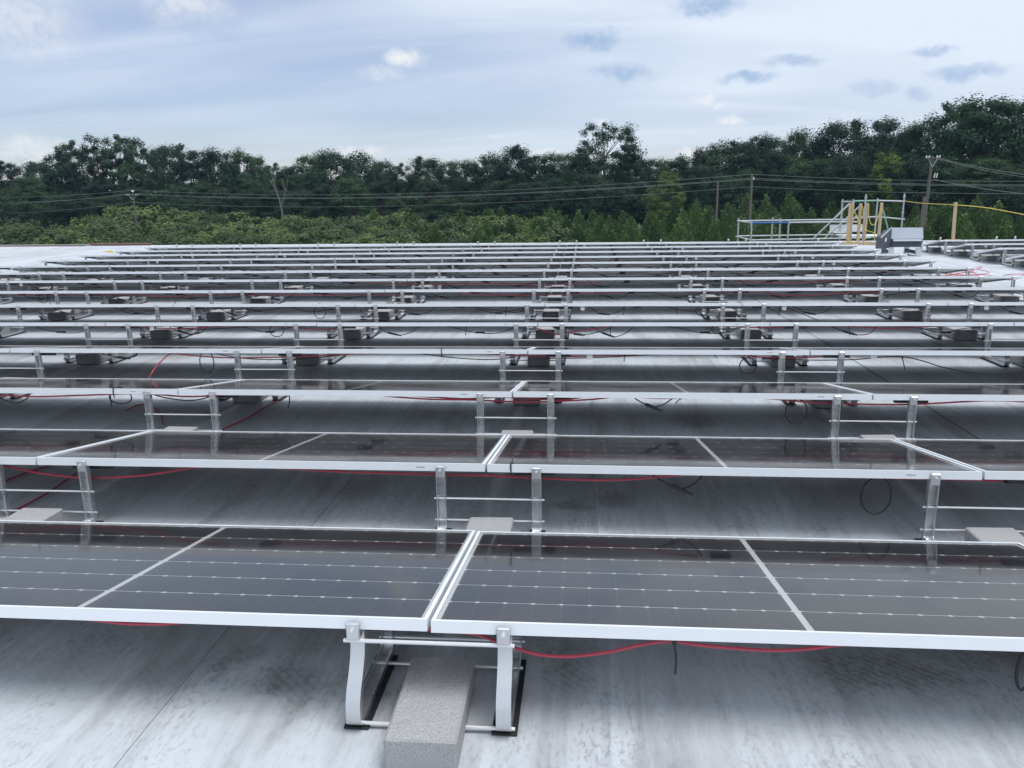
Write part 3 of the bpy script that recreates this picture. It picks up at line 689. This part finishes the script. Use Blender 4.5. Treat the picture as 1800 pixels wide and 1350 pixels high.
# straps pulled over a panel's near edge
for lab, x, k in (('black strap wrapped over the near edge of the second row by its joint', .111, 1), ('black strap over the near edge of the fourth row, left of middle', -.672, 3), ('black strap end over the near edge of the third row at left', -2.54, 2)):
    y = k * PITCH; m = MB(); w2 = .005
    pp = [(x, y + .10, ZTOP - .010), (x + .001, y + .01, ZTOP + .004), (x, y - .004, ZTOP - .002), (x + .001, y - .005, ZTOP - .04), (x + .003, y - .002, ZTOP - .055)]
    m.tube(spline(pp, 4), .0035, 6); o = put('cable_strap', m.mesh('cable_strap', M_blackp, True)); tag(o, lab, 'strap')
rt = random.Random(8)
for i, lab in enumerate(('tangled red cable on the roof at the right end of the rows', 'loose red cable coil in the tangle past the ninth row end', 'red cable straying over the pale roof beside the aisle')):
    cx, cy_ = [(6.75, 12.55), (7.0, 12.95), (7.1, 11.9)][i]; pts = []
    for j in range(14):
        an = j * 1.1 + i; r_ = rt.uniform(.12, .42); pts.append((cx + 1.3 * r_ * math.cos(an), cy_ + r_ * .8 * math.sin(an), .012 + rt.uniform(0, .09) + .004 * j))
    o = put('red_cable', MB().tube(spline(pts, 6), .0055, 6).mesh('red_cable', M_red, True)); tag(o, lab, 'cable', 'tangled red cables')

# ------------------------------------------------------------------ things at the far edge of the roof
def beam(m, a, b, wx, wy):
    a, b = Vector(a), Vector(b); dx, dy = Vector((wx / 2, 0, 0)), Vector((0, wy / 2, 0))
    m.poly([a - dx - dy, a + dx - dy, a + dx + dy, a - dx + dy, b - dx - dy, b + dx - dy, b + dx + dy, b - dx + dy], [(0, 1, 5, 4), (1, 2, 6, 5), (2, 3, 7, 6), (3, 0, 4, 7), (0, 3, 2, 1), (4, 5, 6, 7)])
    return m
# brown and grey edge pieces lying on the far left
m = MB().tube([(-16.05, edge_y(-16) - .2, .047), (-13.9, edge_y(-14) - .2, .052)], .042, 10)
o = put('brown_pipe', m.mesh('brown_pipe', M_brown, True)); tag(o, 'brown pipe lying along the far roof edge at left', 'pipe')
m = MB().tube([(-22.5, edge_y(-22.5) - .22, .026), (-16.07, edge_y(-16.1) - .22, .034)], .026, 10)
o = put('grey_pipe', m.mesh('grey_pipe', M_greyc, True)); tag(o, 'long thin grey pipe along the far roof edge, far left', 'pipe')
m = MB().tube([(-22.5, edge_y(-22.5) - .34, .018), (-16.2, edge_y(-16.1) - .34, .018)], .018, 10)
o = put('brown_pipe', m.mesh('brown_pipe', M_brown, True)); tag(o, 'thin dark brown pipe beside the long grey one, far left', 'pipe')
m = MB().box(-.13, .13, -.08, .08, 0, .025, .006).box(-.05, .05, -.03, .03, .025, .04, .004)
o = put('yellow_case', m.mesh('yellow_case', M_yellow), None, (-13.47, 21.2, .004)); tag(o, 'small yellow case on the bare roof left of the rows', 'case')
# lumber posts of the hatch guard
def post(a, b, wx, wy, lab, brace=True, foot=True):
    e = empty('lumber_post', (b[0], b[1], .0))
    tag(e, lab, 'post', 'lumber posts at the roof edge')
    off = Vector((b[0], b[1], 0))
    put('upright', beam(MB(), Vector((b[0], b[1], .04)) - off, Vector(a) - off, wx, wy).mesh('upright', M_wood), e)
    put('base_board', MB().box(-.22, .22, -.045, .045, .004, .042, .002).mesh('base_board', M_wood), e)
    return e
post((7.76, 21.9, 1.125), (7.75, 21.9, .05), .085, .04, 'wide pale lumber post, leftmost of the four by the scaffold')
post((7.835, 21.94, 1.12), (7.83, 21.94, .05), .045, .09, 'lumber post standing tight behind the leftmost one')
post((8.059, 22, 1.115), (8.06, 22, .05), .075, .04, 'lumber post, second of the four by the scaffold')
post((8.281, 22.1, 1.12), (8.257, 22.1, .05), .05, .09, 'narrow lumber post, third of the four by the scaffold')
post((8.692, 22.2, 1.127), (8.676, 22.2, .05), .075, .04, 'lumber post nearest the grey box, rightmost of the four')
post((11.051, 23.1, 1.1), (11.08, 23.1, .05), .085, .04, 'single lumber post carrying the yellow rope right of the scaffold')
for i, (x, y, l, rz, lab) in enumerate(((7.75, 21.55, .5, .05, 'short lumber board lying before the leftmost post'), (8.25, 21.5, .42, -.1, 'short lumber offcut on the roof under the middle posts'), (8.62, 21.55, .3, .2, 'small lumber block lying beside the grey box'))):
    o = put('lumber_offcut', MB().box(-l / 2, l / 2, -.045, .045, 0, .09, .002).mesh('lumber_offcut', M_wood), None, (x, y, .004), (0, 0, rz)); tag(o, lab, 'board', 'lumber lying by the posts')
def rope(pts, lab, r=.011):
    o = put('yellow_rope', MB().tube(spline(pts, 8), r, 6).mesh('yellow_rope', M_rope, True)); tag(o, lab, 'rope', 'yellow ropes')
rope([(7.78, 21.85, 1.08), (7.86, 21.85, .9), (7.97, 21.85, .68), (8.1, 21.87, .48), (8.3, 21.95, .36), (8.48, 22, .3), (8.52, 22, .1)], 'yellow rope hanging from the leftmost post across to the right')
rope([(8.29, 22.04, 1.05), (8.31, 22.04, .8), (8.38, 22.05, .58), (8.46, 22.05, .52), (8.55, 22.08, .62), (8.66, 22.13, .98)], 'yellow rope slung between the third and fourth posts')
rope([(7.7, 21.85, .35), (7.74, 21.82, .15), (7.85, 21.8, .06), (7.98, 21.8, .12), (8.02, 21.85, .3)], 'yellow rope loop low between the first two posts')
rope([(8.06, 21.95, 1.08), (8.11, 21.93, .95), (8.12, 21.93, .8), (8.08, 21.93, .7)], 'yellow rope wound round the second post')
rope([(11.05, 26.93, 1.09), (11.15, 25.6, 1.03), (11.06, 23.02, 1.02), (11.84, 22.85, .93), (12.75, 22.5, .73), (14.2, 22.1, .44)], 'long yellow rope strung right from the scaffold over the single post', .013)

# grey hopper box on legs
hx, hy = 7.40, 17.6
e = empty('hopper_box', (hx, hy, 0)); tag(e, 'grey metal hopper box with sloping dark side on silver legs', 'hopper')
def hp(name, pts, faces, mt): return put(name, MB().poly(pts, faces).mesh(name, mt), e)
HX = [(0, 1, 5, 4), (1, 2, 6, 5), (2, 3, 7, 6), (3, 0, 4, 7), (0, 3, 2, 1), (4, 5, 6, 7)]
hp('hood_panel', [(.0, -.02, .385), (.70, -.02, .385), (.70, .0, .385), (0, .0, .385), (-.01, .06, .635), (.70, .06, .63), (.70, .08, .63), (-.01, .08, .635)], HX, M_boxlight)
hp('lip', [(.03, -.06, .335), (.66, -.06, .335), (.66, -.022, .335), (.03, -.022, .335), (.03, -.04, .378), (.66, -.04, .378), (.66, -.022, .378), (.03, -.022, .378)], HX, M_boxlight)
hp('body', [(.03, -.02, .20), (.66, -.02, .20), (.66, .62, .20), (.03, .62, .20), (.0, .003, .384), (.69, .003, .384), (.69, .62, .55), (.0, .62, .55)], HX, M_boxdark)
hp('side_chute', [(-.34, -.42, .16), (-.004, -.02, .20), (-.004, .25, .20), (-.30, .10, .15), (-.34, -.40, .42), (-.006, -.01, .62), (-.006, .2, .62), (-.30, .08, .44)], HX, M_boxdark)
hp('chute_cap', [(-.355, -.42, .425), (-.012, -.03, .632), (-.012, .0, .632), (-.355, -.36, .425), (-.355, -.42, .452), (-.012, -.03, .655), (-.012, .0, .655), (-.355, -.36, .452)], HX, M_boxlight)
for lx, ly, zz in ((-.02, .02, .198), (.50, -.2, .198), (.50, .5, .198), (-.02, .5, .198)):
    put('leg', MB().box(lx, lx + .11, ly, ly + .05, .004, zz).mesh('leg', M_rack), e)
put('base_rail', MB().box(.0, .07, .07, .5, .05, .12).mesh('base_rail', M_boxdark), e); put('base_rail', MB().box(.52, .59, -.15, .5, .05, .12).mesh('base_rail', M_boxdark), e)
put('paper_label', MB().poly([(-.235, -.3005, .33), (-.185, -.2405, .345), (-.185, -.2405, .43), (-.235, -.3005, .415)], [(0, 1, 2, 3)]).mesh('paper_label', M_paper), e)

# scaffold tower beyond the roof edge
SCAF = [('standard',(5.65,27,0.6),(5.66,27,-0.25)),('standard',(5.82,25.6,0.56),(5.83,25.6,-0.17)),('standard',(6.78,27,0.61),(6.78,27,-0.26)),('standard',(7.04,27,0.58),(7.05,27,-0.27)),('standard',(6.99,25.6,0.56),(7,25.6,-0.18)),
('guard_rail',(5.65,27,0.5),(9.38,27,0.51)),('guard_rail',(5.62,27,0.5),(5.83,25.6,0.48)),('guard_rail',(7,25.6,0.48),(9.15,25.6,0.48)),('guard_rail',(5.64,27,-0.01),(9.42,27,0.01)),('guard_rail',(5.6,27,-0.02),(5.85,25.6,-0.07)),('guard_rail',(5.83,25.6,-0.07),(9.59,25.6,-0.03)),
('blue_ledger',(5.84,25.57,0.48),(7,25.57,0.48)),('stair_stringer',(7.77,25.6,-0.07),(8.86,25.6,1.06)),('stair_stringer',(8.28,26.2,-0.11),(9.41,26.2,1.01)),('stair_stringer',(8.56,26.5,-0.1),(9.4,26.5,0.65)),
('standard',(9.04,27,1.18),(9.07,27,-0.28)),('standard',(8.96,25.6,1.19),(9.01,25.6,-0.24)),('standard',(9.34,25.6,1.34),(9.33,25.6,-0.24)),('standard',(10.18,27,1.2),(10.16,27,-0.12)),('standard',(11.03,27,1.34),(11.03,27,-0.26)),
('guard_rail',(9.03,27,1.1),(8.97,25.6,1.11)),('green_rail',(8.94,25.6,1.13),(10.18,27,1.12)),('guard_rail',(10.16,27,1.12),(11.08,27,1.08)),('guard_rail',(9.48,27,0.56),(10.22,27,0.59)),('guard_rail',(10.2,27,0.59),(11.11,27,0.49)),('brace',(10.37,27,0.83),(10.63,27,0.08))]
e = empty('scaffold_tower', (8.3, 26.3, GZ)); tag(e, 'galvanised tube scaffold with guard rails and stair beyond the roof edge', 'scaffold')
so = Vector((8.3, 26.3, GZ))
for nm, a, b in SCAF:
    a, b = Vector(a) - so, Vector(b) - so
    if nm == 'standard': b = Vector((b.x, b.y, .02))
    m = MB().tube([a, b], .028, 8)
    if nm == 'standard':
        for zz in (a.z - .1, a.z - .62): m.tube([Vector((a.x, a.y, zz - .03)), Vector((a.x, a.y, zz + .03))], .042, 8)
    put(nm, m.mesh(nm, {'blue_ledger': M_blue, 'green_rail': M_green, 'brace': M_green}.get(nm, M_galv), True), e)
for y_ in (25.75, 26.15, 26.55): put('deck_plank', MB().box(8.75 - so.x, 10.3 - so.x, y_ - so.y, y_ + .34 - so.y, -.02 - GZ, .02 - GZ).mesh('deck_plank', M_plank), e)
put('stair_tread', MB().box(8.5 - so.x, 9.0 - so.x, -.1, .25, .10 - GZ, .13 - GZ).mesh('stair_tread', M_plank), e)
put('toe_board', MB().box(8.7 - so.x, 9.9 - so.x, .72, .75, .10 - GZ, .34 - GZ).mesh('toe_board', M_plank), e)

# ------------------------------------------------------------------ poles and lines
def pole(name, x, y, top, r, label, arm=None, lean=0.0):
    e = empty('utility_pole', (x, y, GZ)); tag(e, label, 'pole'); h = top - GZ
    put('shaft', MB().tube([(lean, 0, 0), (lean * .5, 0, h * .5), (0, 0, h)], r * 1.3, 10, r).mesh('shaft', M_pole, True), e)
    if arm:
        z, half, yo = arm
        a = put('crossarm', MB().box(-half, half, -.13 - r, -.02 - r, h - z - .07, h - z + .07).mesh('crossarm', M_pole), e)
        for s in (-1, -.6, .6, 1):
            put('insulator', MB().tube([(s * half * .93, -.075 - r, h - z + .07), (s * half * .93, -.075 - r, h - z + .3)], .1, 8, .06).mesh('insulator', M_porc, True), e)
        for s in (-1, 1): put('arm_brace', MB().tube([(s * half * .62, -.06 - r, h - z - .06), (0, -.03 - r, h - z - .95)], .045, 6).mesh('arm_brace', M_galv), e)
    return e
p1 = pole('p', -92.9, 165, 3.05, .15, 'weathered utility pole with crossarm standing in the thicket at left', (.75, 1.35, 0))
put('insulator', MB().tube([(0, 0, 11.55), (0, 0, 11.85)], .3, 8, .2).mesh('insulator', M_porc, True), p1)
pole('p', 20.44, 128, 2.83, .15, 'plain brown pole left of the scaffold')
p2 = pole('p', 23.91, 120, 3.69, .17, 'tall grey pole rising behind the scaffold guard rail')
put('insulator', MB().tube([(.22, -.1, 11.5), (.22, -.1, 11.85)], .12, 8, .08).mesh('insulator', M_porc, True), p2)
p3 = pole('p', 38.4, 95, 4.94, .15, 'tallest utility pole with short crossarm at right', (.25, .75, 0), -.35)
for dx in (.3, .55): put('fuse_cutout', MB().tube([(dx, -.2, 11.1), (dx + .1, -.2, 11.6)], .07, 8).mesh('fuse_cutout', M_porc, True), p3)
pole('p', 36.81, 92, .65, .16, 'short pole leaning beside the tallest one at right', None, -.2)
def wire(a, b, sag, lab, r=.027):
    a, b = Vector(a), Vector(b); n = 24
    pts = [a.lerp(b, i / n) - Vector((0, 0, sag * 4 * (i / n) * (1 - i / n))) for i in range(n + 1)]
    o = put('power_line', MB().tube(pts, r, 4).mesh('power_line', M_wire)); tag(o, lab, 'power line', 'power lines before the wood')
A = [(-92.91, 165, 3.35), (-91.7, 164.8, 2.6), (-94.2, 164.8, 2.6), (-92.83, 164.8, .9)]
B = [(23.91, 120, 3.75), (24.15, 119.9, 3.2), (23.7, 119.9, 3.05), (23.99, 119.8, 2.05)]
Cc = [(63.64, 112, 2.13), (63.7, 112, 1.71), (63.72, 112, 1.56), (63.85, 112, .57)]
nm = ['top', 'second', 'third', 'lowest']
for i in range(4):
    wire(A[i], B[i], [1.75, 1.65, 1.7, 1.75][i], f'{nm[i]} power line between the left pole and the grey pole')
    wire(B[i], Cc[i], .35, f'{nm[i]} power line running right from the grey pole')
    wire((A[i][0] - 46, 172, A[i][2] - [.6, 1.1, 1.6, 2.0][i]), A[i], .7, f'{nm[i]} power line leaving the photo left of the left pole')
for i, (a, b) in enumerate(zip([(38.7, 94.8, 4.75), (38.9, 94.8, 4.62), (38.6, 94.8, 2.45)], [(48.68, 85, 2.1), (48.7, 85, 1.75), (48.89, 85, .41)])):
    wire(a, b, .35, f'{["upper", "middle", "lower"][i]} line dropping right from the tallest pole', .026)

# ------------------------------------------------------------------ trees
def leaf_quads(rng, P, Nn, size, aspect=1.0):
    n = len(P); Nn = Nn / np.linalg.norm(Nn, axis=1, keepdims=True)
    t = rng.normal(size=(n, 3)); t -= (t * Nn).sum(1, keepdims=True) * Nn; t /= np.linalg.norm(t, axis=1, keepdims=True); b = np.cross(Nn, t)
    sz = size * rng.uniform(.6, 1.3, (n, 1)); a = sz * aspect
    k = rng.uniform(.25, .6, (n, 1))
    V = np.stack([P - t * a, P - b * sz * k + Nn * sz * .12, P + t * a, P + b * sz * k - Nn * sz * .1], 1).reshape(-1, 3)
    return V, np.arange(4 * n).reshape(-1, 4)
def crown(seed, H, zc, rx, rz, nclump, per, size, shape='round'):
    rng = np.random.default_rng(seed); Ps = []; Ns = []; cents = []
    for i in range(nclump):
        while True:
            d = rng.normal(size=3); d /= np.linalg.norm(d)
            if d[2] > -.75: break
        rr = rng.uniform(.45, 1.0) ** .6
        if shape == 'open': rr = rng.uniform(.7, 1.06)
        c = np.array([d[0] * rx * rr, d[1] * rx * rr, zc + d[2] * rz * rr * rng.uniform(.85, 1.08)])
        cr = rng.uniform(.45, 1.0) ** 1.3 * .40 * rx * (.72 if shape == 'open' else 1)
        m = int(per * rng.uniform(.6, 1.3)); q = rng.normal(size=(m, 3)); q /= np.linalg.norm(q, axis=1, keepdims=True)
        q *= np.clip(np.abs(rng.normal(.66, .3, (m, 1))), 0, 1.02); p = c + q * cr * np.array([1.15, 1.15, .85])
        Ps.append(p); Ns.append(q * 1.1 + d * .35 + np.array([0, 0, .5]) + rng.normal(size=(m, 3)) * .28); cents.append(c)
    V, F_ = leaf_quads(rng, np.concatenate(Ps), np.concatenate(Ns), size)
    return V, F_, cents
def trunk_mesh(seed, H, zc, cents, r, mt):
    rr = random.Random(seed); m = MB(); top = zc + .35 * (H - zc)
    tp = [Vector((0, 0, 0)), Vector((rr.uniform(-.2, .2), rr.uniform(-.2, .2), H * .25)), Vector((rr.uniform(-.5, .5), rr.uniform(-.4, .4), H * .5)), Vector((rr.uniform(-.6, .6), rr.uniform(-.5, .5), top))]
    sp_ = spline(tp, 3); m.tube(sp_, r, 7, r * .3)
    for c in cents[::3]:
        c = Vector(c); i = rr.randint(len(sp_) // 3, len(sp_) - 2); a = sp_[i]
        m.tube([a, a.lerp(c, .5) + Vector((0, 0, .4)), c], r * .32, 5, r * .06)
    return m.mesh('trunk', mt, True)
BROAD = []
for i, (sh, rx, rz, zc, n) in enumerate((('round', 5.2, 9.6, 11.2, 92), ('round', 5.6, 9.2, 11.6, 96), ('open', 5.4, 9.2, 11.6, 90), ('round', 4.6, 10, 10.8, 90), ('open', 5.0, 8.2, 12.8, 84), ('round', 5.9, 9.4, 11.2, 104), ('round', 4.9, 9.8, 11.0, 94))):
    V, F_, cents = crown(100 + i, 21, zc, rx, rz, n, 210, .235, sh)
    V[:, 2] *= 21 / V[:, 2].max()
    BROAD.append((np_mesh('crown', V, F_, M_leaf), trunk_mesh(i, 21, zc, cents, .3, M_bark), rx * 1.12))
V, F_, cents = crown(140, 21, 11.4, 4.6, 9.6, 84, 210, .235); V[:, 2] *= 21 / V[:, 2].max()
BRIGHT = (np_mesh('crown', V, F_, M_leafb), trunk_mesh(40, 21, 12, cents, .3, M_bark), 5.1)
V, F_, cents = crown(151, 26, 18.0, 7.0, 7.6, 92, 200, .25, 'open'); V[:, 2] *= 26 / V[:, 2].max()
BIG = (np_mesh('crown', V, F_, M_leaf), trunk_mesh(51, 26, 17, cents, .42, M_dead), 7.6)
def tree(kind, x, y, h, w_, label, group, name='broadleaf_tree', base=21.0, rz=None):
    cm, tm, cr = kind; e = empty(name, (x, y, GZ), (0, 0, rt.uniform(0, 6.28) if rz is None else rz), (w_ / (2 * cr), w_ / (2 * cr), h / base))
    tag(e, label, 'tree', group); put('trunk', tm, e); put('crown', cm, e); return e
SKY = [(-155.8,215.0,19.8,11.0),(-150.7,220.0,20.2,9.0),(-140.9,215.0,22.2,10.0),(-134.1,212.0,24.3,11.0),(-126.9,210.0,25.6,11.0),(-121.9,212.0,25.6,11.0),(-116.8,214.0,25.1,10.0),(-108.9,212.0,23.5,12.0),(-99.5,205.0,21.6,9.0),(-92.3,205.0,21.9,11.0),(-87.7,207.0,21.8,10.0),(-85.5,214.0,20.2,8.0),(-83.3,220.0,18.3,8.0),(-80.1,222.0,18.0,8.0),(-71.0,214.0,20.2,10.0),(-63.5,205.0,21.0,12.0),(-56.7,210.0,20.8,12.0),(-52.5,214.0,18.6,8.0),(-47.5,216.0,17.5,8.0),(-40.2,212.0,19.1,10.0),(-34.7,216.0,18.3,8.0),(-29.4,212.0,18.3,9.0),(-23.3,210.0,19.9,10.0),(-16.7,205.0,21.1,9.0),(-11.2,206.0,19.1,10.0),(-5.7,208.0,19.3,9.0),(-1.5,206.0,19.4,9.0),(5.2,200.0,26.3,17.0),(12.9,210.0,18.1,9.0),(18.5,215.0,17.9,9.0),(24.5,212.0,17.4,9.0),(27.8,196.0,18.6,9.0),(30.6,190.0,19.8,11.0),(35.5,188.0,19.6,10.0),(37.7,186.0,20.6,6.0),(41.1,186.0,20.1,9.0),(45.1,182.0,21.3,8.0),(49.3,182.0,20.2,8.0),(53.0,178.0,22.5,12.0),(58.4,178.0,19.7,8.0),(60.7,174.0,22.4,10.0),(64.3,172.0,20.8,9.0),(66.9,168.0,22.5,10.0),(70.7,165.0,24.2,10.0),(74.3,162.0,24.7,13.0),(78.3,160.0,23.8,12.0),(83.8,160.0,22.7,12.0),(-164.6,215.0,21.2,12.0)]
SKY.sort(key=lambda t: t[0] / t[1]); n_ = 0
for i, (x, y, h, w_) in enumerate(SKY):
    if h > 26 and abs(x - 5.2) < 1: tree(BIG, x, y, h, w_, 'tall open-crowned tree standing well above the wood near the middle', 'trees along the skyline', 'tall_tree', 26.0); continue
    n_ += 1
    kind = BROAD[[0, 2, 1, 3, 5, 6][i % 6]] if x < -20 else BROAD[[3, 0, 5, 6, 1][i % 5]]
    if i in (4, 5, 6, 7): kind = BROAD[[2, 4, 2, 4][i - 4]]
    tree(kind, x, y, h * (1.05 if x < 25 else 1.09), w_ * 1.2, f'leafy tree on the skyline of the wood, {ordn(n_)} from the left', 'trees along the skyline')
FRONT = [(-143.6,187.1,14.2),(-126.6,173.3,13.3),(-129.1,184.8,16.0),(-120.4,180.7,11.5),(-113.6,178.9,12.1),(-106.5,177.9,10.9),(-98.0,174.8,12.9),(-98.7,187.1,12.6),(-90.3,180.0,13.5),(-88.2,187.3,14.4),(-80.4,180.4,12.5),(-74.1,181.3,14.6),(-67.4,179.9,12.1),(-60.7,175.5,11.9),(-54.7,175.1,13.1),(-49.7,174.7,14.3),(-46.5,186.1,13.6),(-37.8,172.7,10.3),(-34.9,185.1,14.0),(-28.8,177.6,9.9),(-24.3,180.0,9.9),(-18.0,178.3,13.4),(-12.0,173.7,12.8),(-6.8,186.7,13.8),(-2.6,184.6,11.5),(1.9,180.1,14.5),(7.4,180.4,10.9),(11.5,182.3,12.7),(16.1,177.4,11.1),(21.3,181.8,18.3),(24.3,171.2,15.6),(28.7,169.8,13.6),(34.0,174.0,14.5),(39.0,173.0,18.5),(43.0,172.9,16.9),(46.6,167.7,16.5),(49.1,160.2,17.1),(53.9,162.1,12.9),(60.0,166.2,15.2),(59.4,156.1,15.9),(63.7,154.9,15.7),(67.2,152.2,14.5),(71.5,153.0,15.5),(71.3,144.4,13.7),(79.9,153.4,17.7)]
for i, (x, y, h) in enumerate(FRONT):
    tree(BROAD[[0, 1, 3, 5, 6][i % 5]], x, y, h, rt.uniform(8.5, 11.5), 'dark leafy tree inside the wood below its skyline', 'lower trees inside the wood')
for i in range(60):       # the wood goes on behind its edge
    u = -185 + 280 * i / 59; y = 228 + rt.uniform(-4, 14) - max(0, u - 20) * .45
    tree(BROAD[i % 7 if i % 7 not in (2, 4) else 0], u, y, rt.uniform(14, 17), 11, 'dark leafy tree deep in the wood behind the edge', 'trees deep inside the wood')
tree(BRIGHT, 15.9, 162, 14.3, 8.0, 'bright yellow-green tree standing out against the dark wood', 'trees with a look of their own')
tree(BRIGHT, 55.5, 158, 17.0, 8.5, 'lighter green tree at right below the round dark crowns', 'trees with a look of their own')
# dead snag
sg = MB(); sg.tube(spline([(0, 0, 0), (-.1, 0, 5), (-.5, 0, 9), (-1.5, .1, 12.6), (-2.2, .1, 16.0)], 3), .28, 7, .05)
for a, b, c in (((-.4, 0, 8), (1.0, 0, 11.5), (1.7, 0, 14.6)), ((-1.0, 0, 11), (-1.9, .3, 12.4), (-2.6, .4, 13.6)), ((.9, 0, 11.2), (.4, 0, 12.6), (.3, 0, 13.8))): sg.tube(spline([a, b, c], 3), .14, 5, .03)
e = empty('dead_tree', (-62.3, 168, GZ)); tag(e, 'bare dead tree with forked trunk before the wood at left', 'tree'); put('trunk', sg.mesh('trunk', M_dead, True), e)

# young pines
def pine_mesh(seed, H=7.0):
    rng = np.random.default_rng(seed); Ps = []; Ns = []; n = 1500
    z = H * (1 - rng.uniform(0, 1, n) ** .62 * .96); whorl = np.round(z / .42) * .42; z = whorl + rng.normal(0, .12, n) + .05
    R_ = (1 - np.clip(z / H, 0, 1)) ** .8 * H * .27 + .1; an0 = rng.integers(0, 7, n) * (6.283 / 7) + whorl * 2.1 + rng.normal(0, .22, n)
    r = R_ * rng.uniform(.15, 1.1, n); P = np.stack([r * np.cos(an0), r * np.sin(an0), z + r * .45 - .1], 1)
    d = np.stack([np.cos(an0), np.sin(an0), np.full(n, .9)], 1)
    up = d + rng.normal(size=(n, 3)) * .35; up /= np.linalg.norm(up, axis=1, keepdims=True)
    side = np.cross(up, rng.normal(size=(n, 3))); side /= np.linalg.norm(side, axis=1, keepdims=True)
    L = rng.uniform(.2, .42, (n, 1)); W_ = rng.uniform(.07, .15, (n, 1))
    V = np.stack([P - side * W_ * .4, P + side * W_ - up * 0 + up * L * .35, P + up * L, P - side * W_ + up * L * .35], 1).reshape(-1, 3)
    return np_mesh('foliage', V, np.arange(4 * n).reshape(-1, 4), M_pine)
PINES = [pine_mesh(i) for i in range(5)]
ME_pt = MB().tube([(0, 0, 0), (0, 0, 3.5), (0, 0, 6.6)], .09, 6, .02).mesh('trunk', M_bark)
SHRUBS = []
for i in range(6):
    V, F_, cents = crown(300 + i, 4.5, 2.3, 2.4, 2.2, 30, 110, .16); V[:, 2] = np.maximum(V[:, 2] * 4.5 / V[:, 2].max(), 0)
    SHRUBS.append((np_mesh('foliage', V, F_, M_shrub), trunk_mesh(60 + i, 4.5, 2.2, cents, .08, M_bark)))
LOWS = []
for i in range(3):
    V, F_, cents = crown(400 + i, 2, .9, 2.6, 1.0, 20, 70, .16); V[:, 2] = np.maximum(V[:, 2] * 2 / V[:, 2].max(), 0)
    LOWS.append((np_mesh('foliage', V, F_, M_low), trunk_mesh(80 + i, 2, .8, cents, .05, M_bark)))
def bush(name, fm, tm, x, y, s, sz, label, cat, group):
    e = empty(name, (x, y, GZ), (0, 0, rt.uniform(0, 6.28)), (s, s, sz)); tag(e, label, cat, group); put('trunk', tm, e); put('foliage', fm, e)
for i in range(430):
    az = (-.62 + 1.18 * ((i * .61803) % 1.0)) if i < 330 else rt.uniform(-.62, -.02); y = rt.uniform(95, 160); x = .43 + math.tan(az) * (y + 2)
    if abs((x - .43) / (y + 2.08) + .5585) < .022: y = rt.uniform(168, 173); x = .43 + math.tan(az) * (y + 2)   # the pole stands clear of the shrubs
    f = (az + .30) / .35                                       # pines take over towards the right
    if rt.random() < f:
        h = rt.uniform(4.6, 7.4) * (1.0 if az < .1 else 1.18) * (.8 + .3 * (y - 95) / 63); k = h / 7
        bush('young_pine', PINES[i % 5], ME_pt, x, y, k * rt.uniform(.95, 1.3), k, 'young green pine in the belt in front of the wood', 'pine', 'young pines in front of the wood')
    else:
        h = rt.uniform(3.0, 7.2) * (.72 + .45 * (y - 95) / 63)
        bush('thicket_shrub', *SHRUBS[i % 6], x, y, h / 4.5 * rt.uniform(1.0, 1.4), h / 4.5, 'light green leafy shrub in the thicket in front of the wood', 'shrub', 'shrubs in front of the wood')
for u, y, h, lab in ((-95, 150, 7.6, 'tall leafy shrub in the thicket just left of the pole'), (-65.5, 140, 8.2, 'tallest shrub of the thicket, left of the dead tree'), (-50, 138, 7.5, 'tall narrow shrub of the thicket below the dead tree'), (-46, 142, 6.8, 'tall shrub of the thicket right of the dead tree'), (-104, 148, 6.6, 'broad tall shrub of the thicket at far left'), (-33, 138, 6.5, 'tall shrub of the thicket where the pines begin')):
    bush('thicket_shrub', *SHRUBS[int(abs(u)) % 6], u, y, h / 4.5 * .75, h / 4.5, lab, 'shrub', 'tall shrubs in front of the wood')
for i in range(60):
    az = -.6 + 1.1 * i / 59 + rt.uniform(-.01, .01); y = rt.uniform(82, 93); x = .43 + math.tan(az) * (y + 2)
    bush('low_bush', *LOWS[i % 3], x, y, rt.uniform(.9, 1.4), rt.uniform(.7, 1.15), 'low yellowish bush along the near foot of the thicket', 'bush', 'low bushes at the foot of the thicket')

# ------------------------------------------------------------------ air
hz = MB().box(-340, 240, -30, 330, GZ - 1, 34).mesh('haze', M_roof); hz.materials.clear()
hm = bpy.data.materials.new('haze'); hm.use_nodes = True; ht = NT(hm.node_tree); ht.n.clear()
pvn = ht.add('ShaderNodeVolumePrincipled'); pvn.inputs['Color'].default_value = (.48, .70, 1, 1); pvn.inputs['Density'].default_value = HAZE; pvn.inputs['Anisotropy'].default_value = .3
ho = ht.add('ShaderNodeOutputMaterial'); ht.link(pvn.outputs[0], ho.inputs['Volume']); hz.materials.append(hm)
o = put('haze', hz); tag(o, kind='stuff')
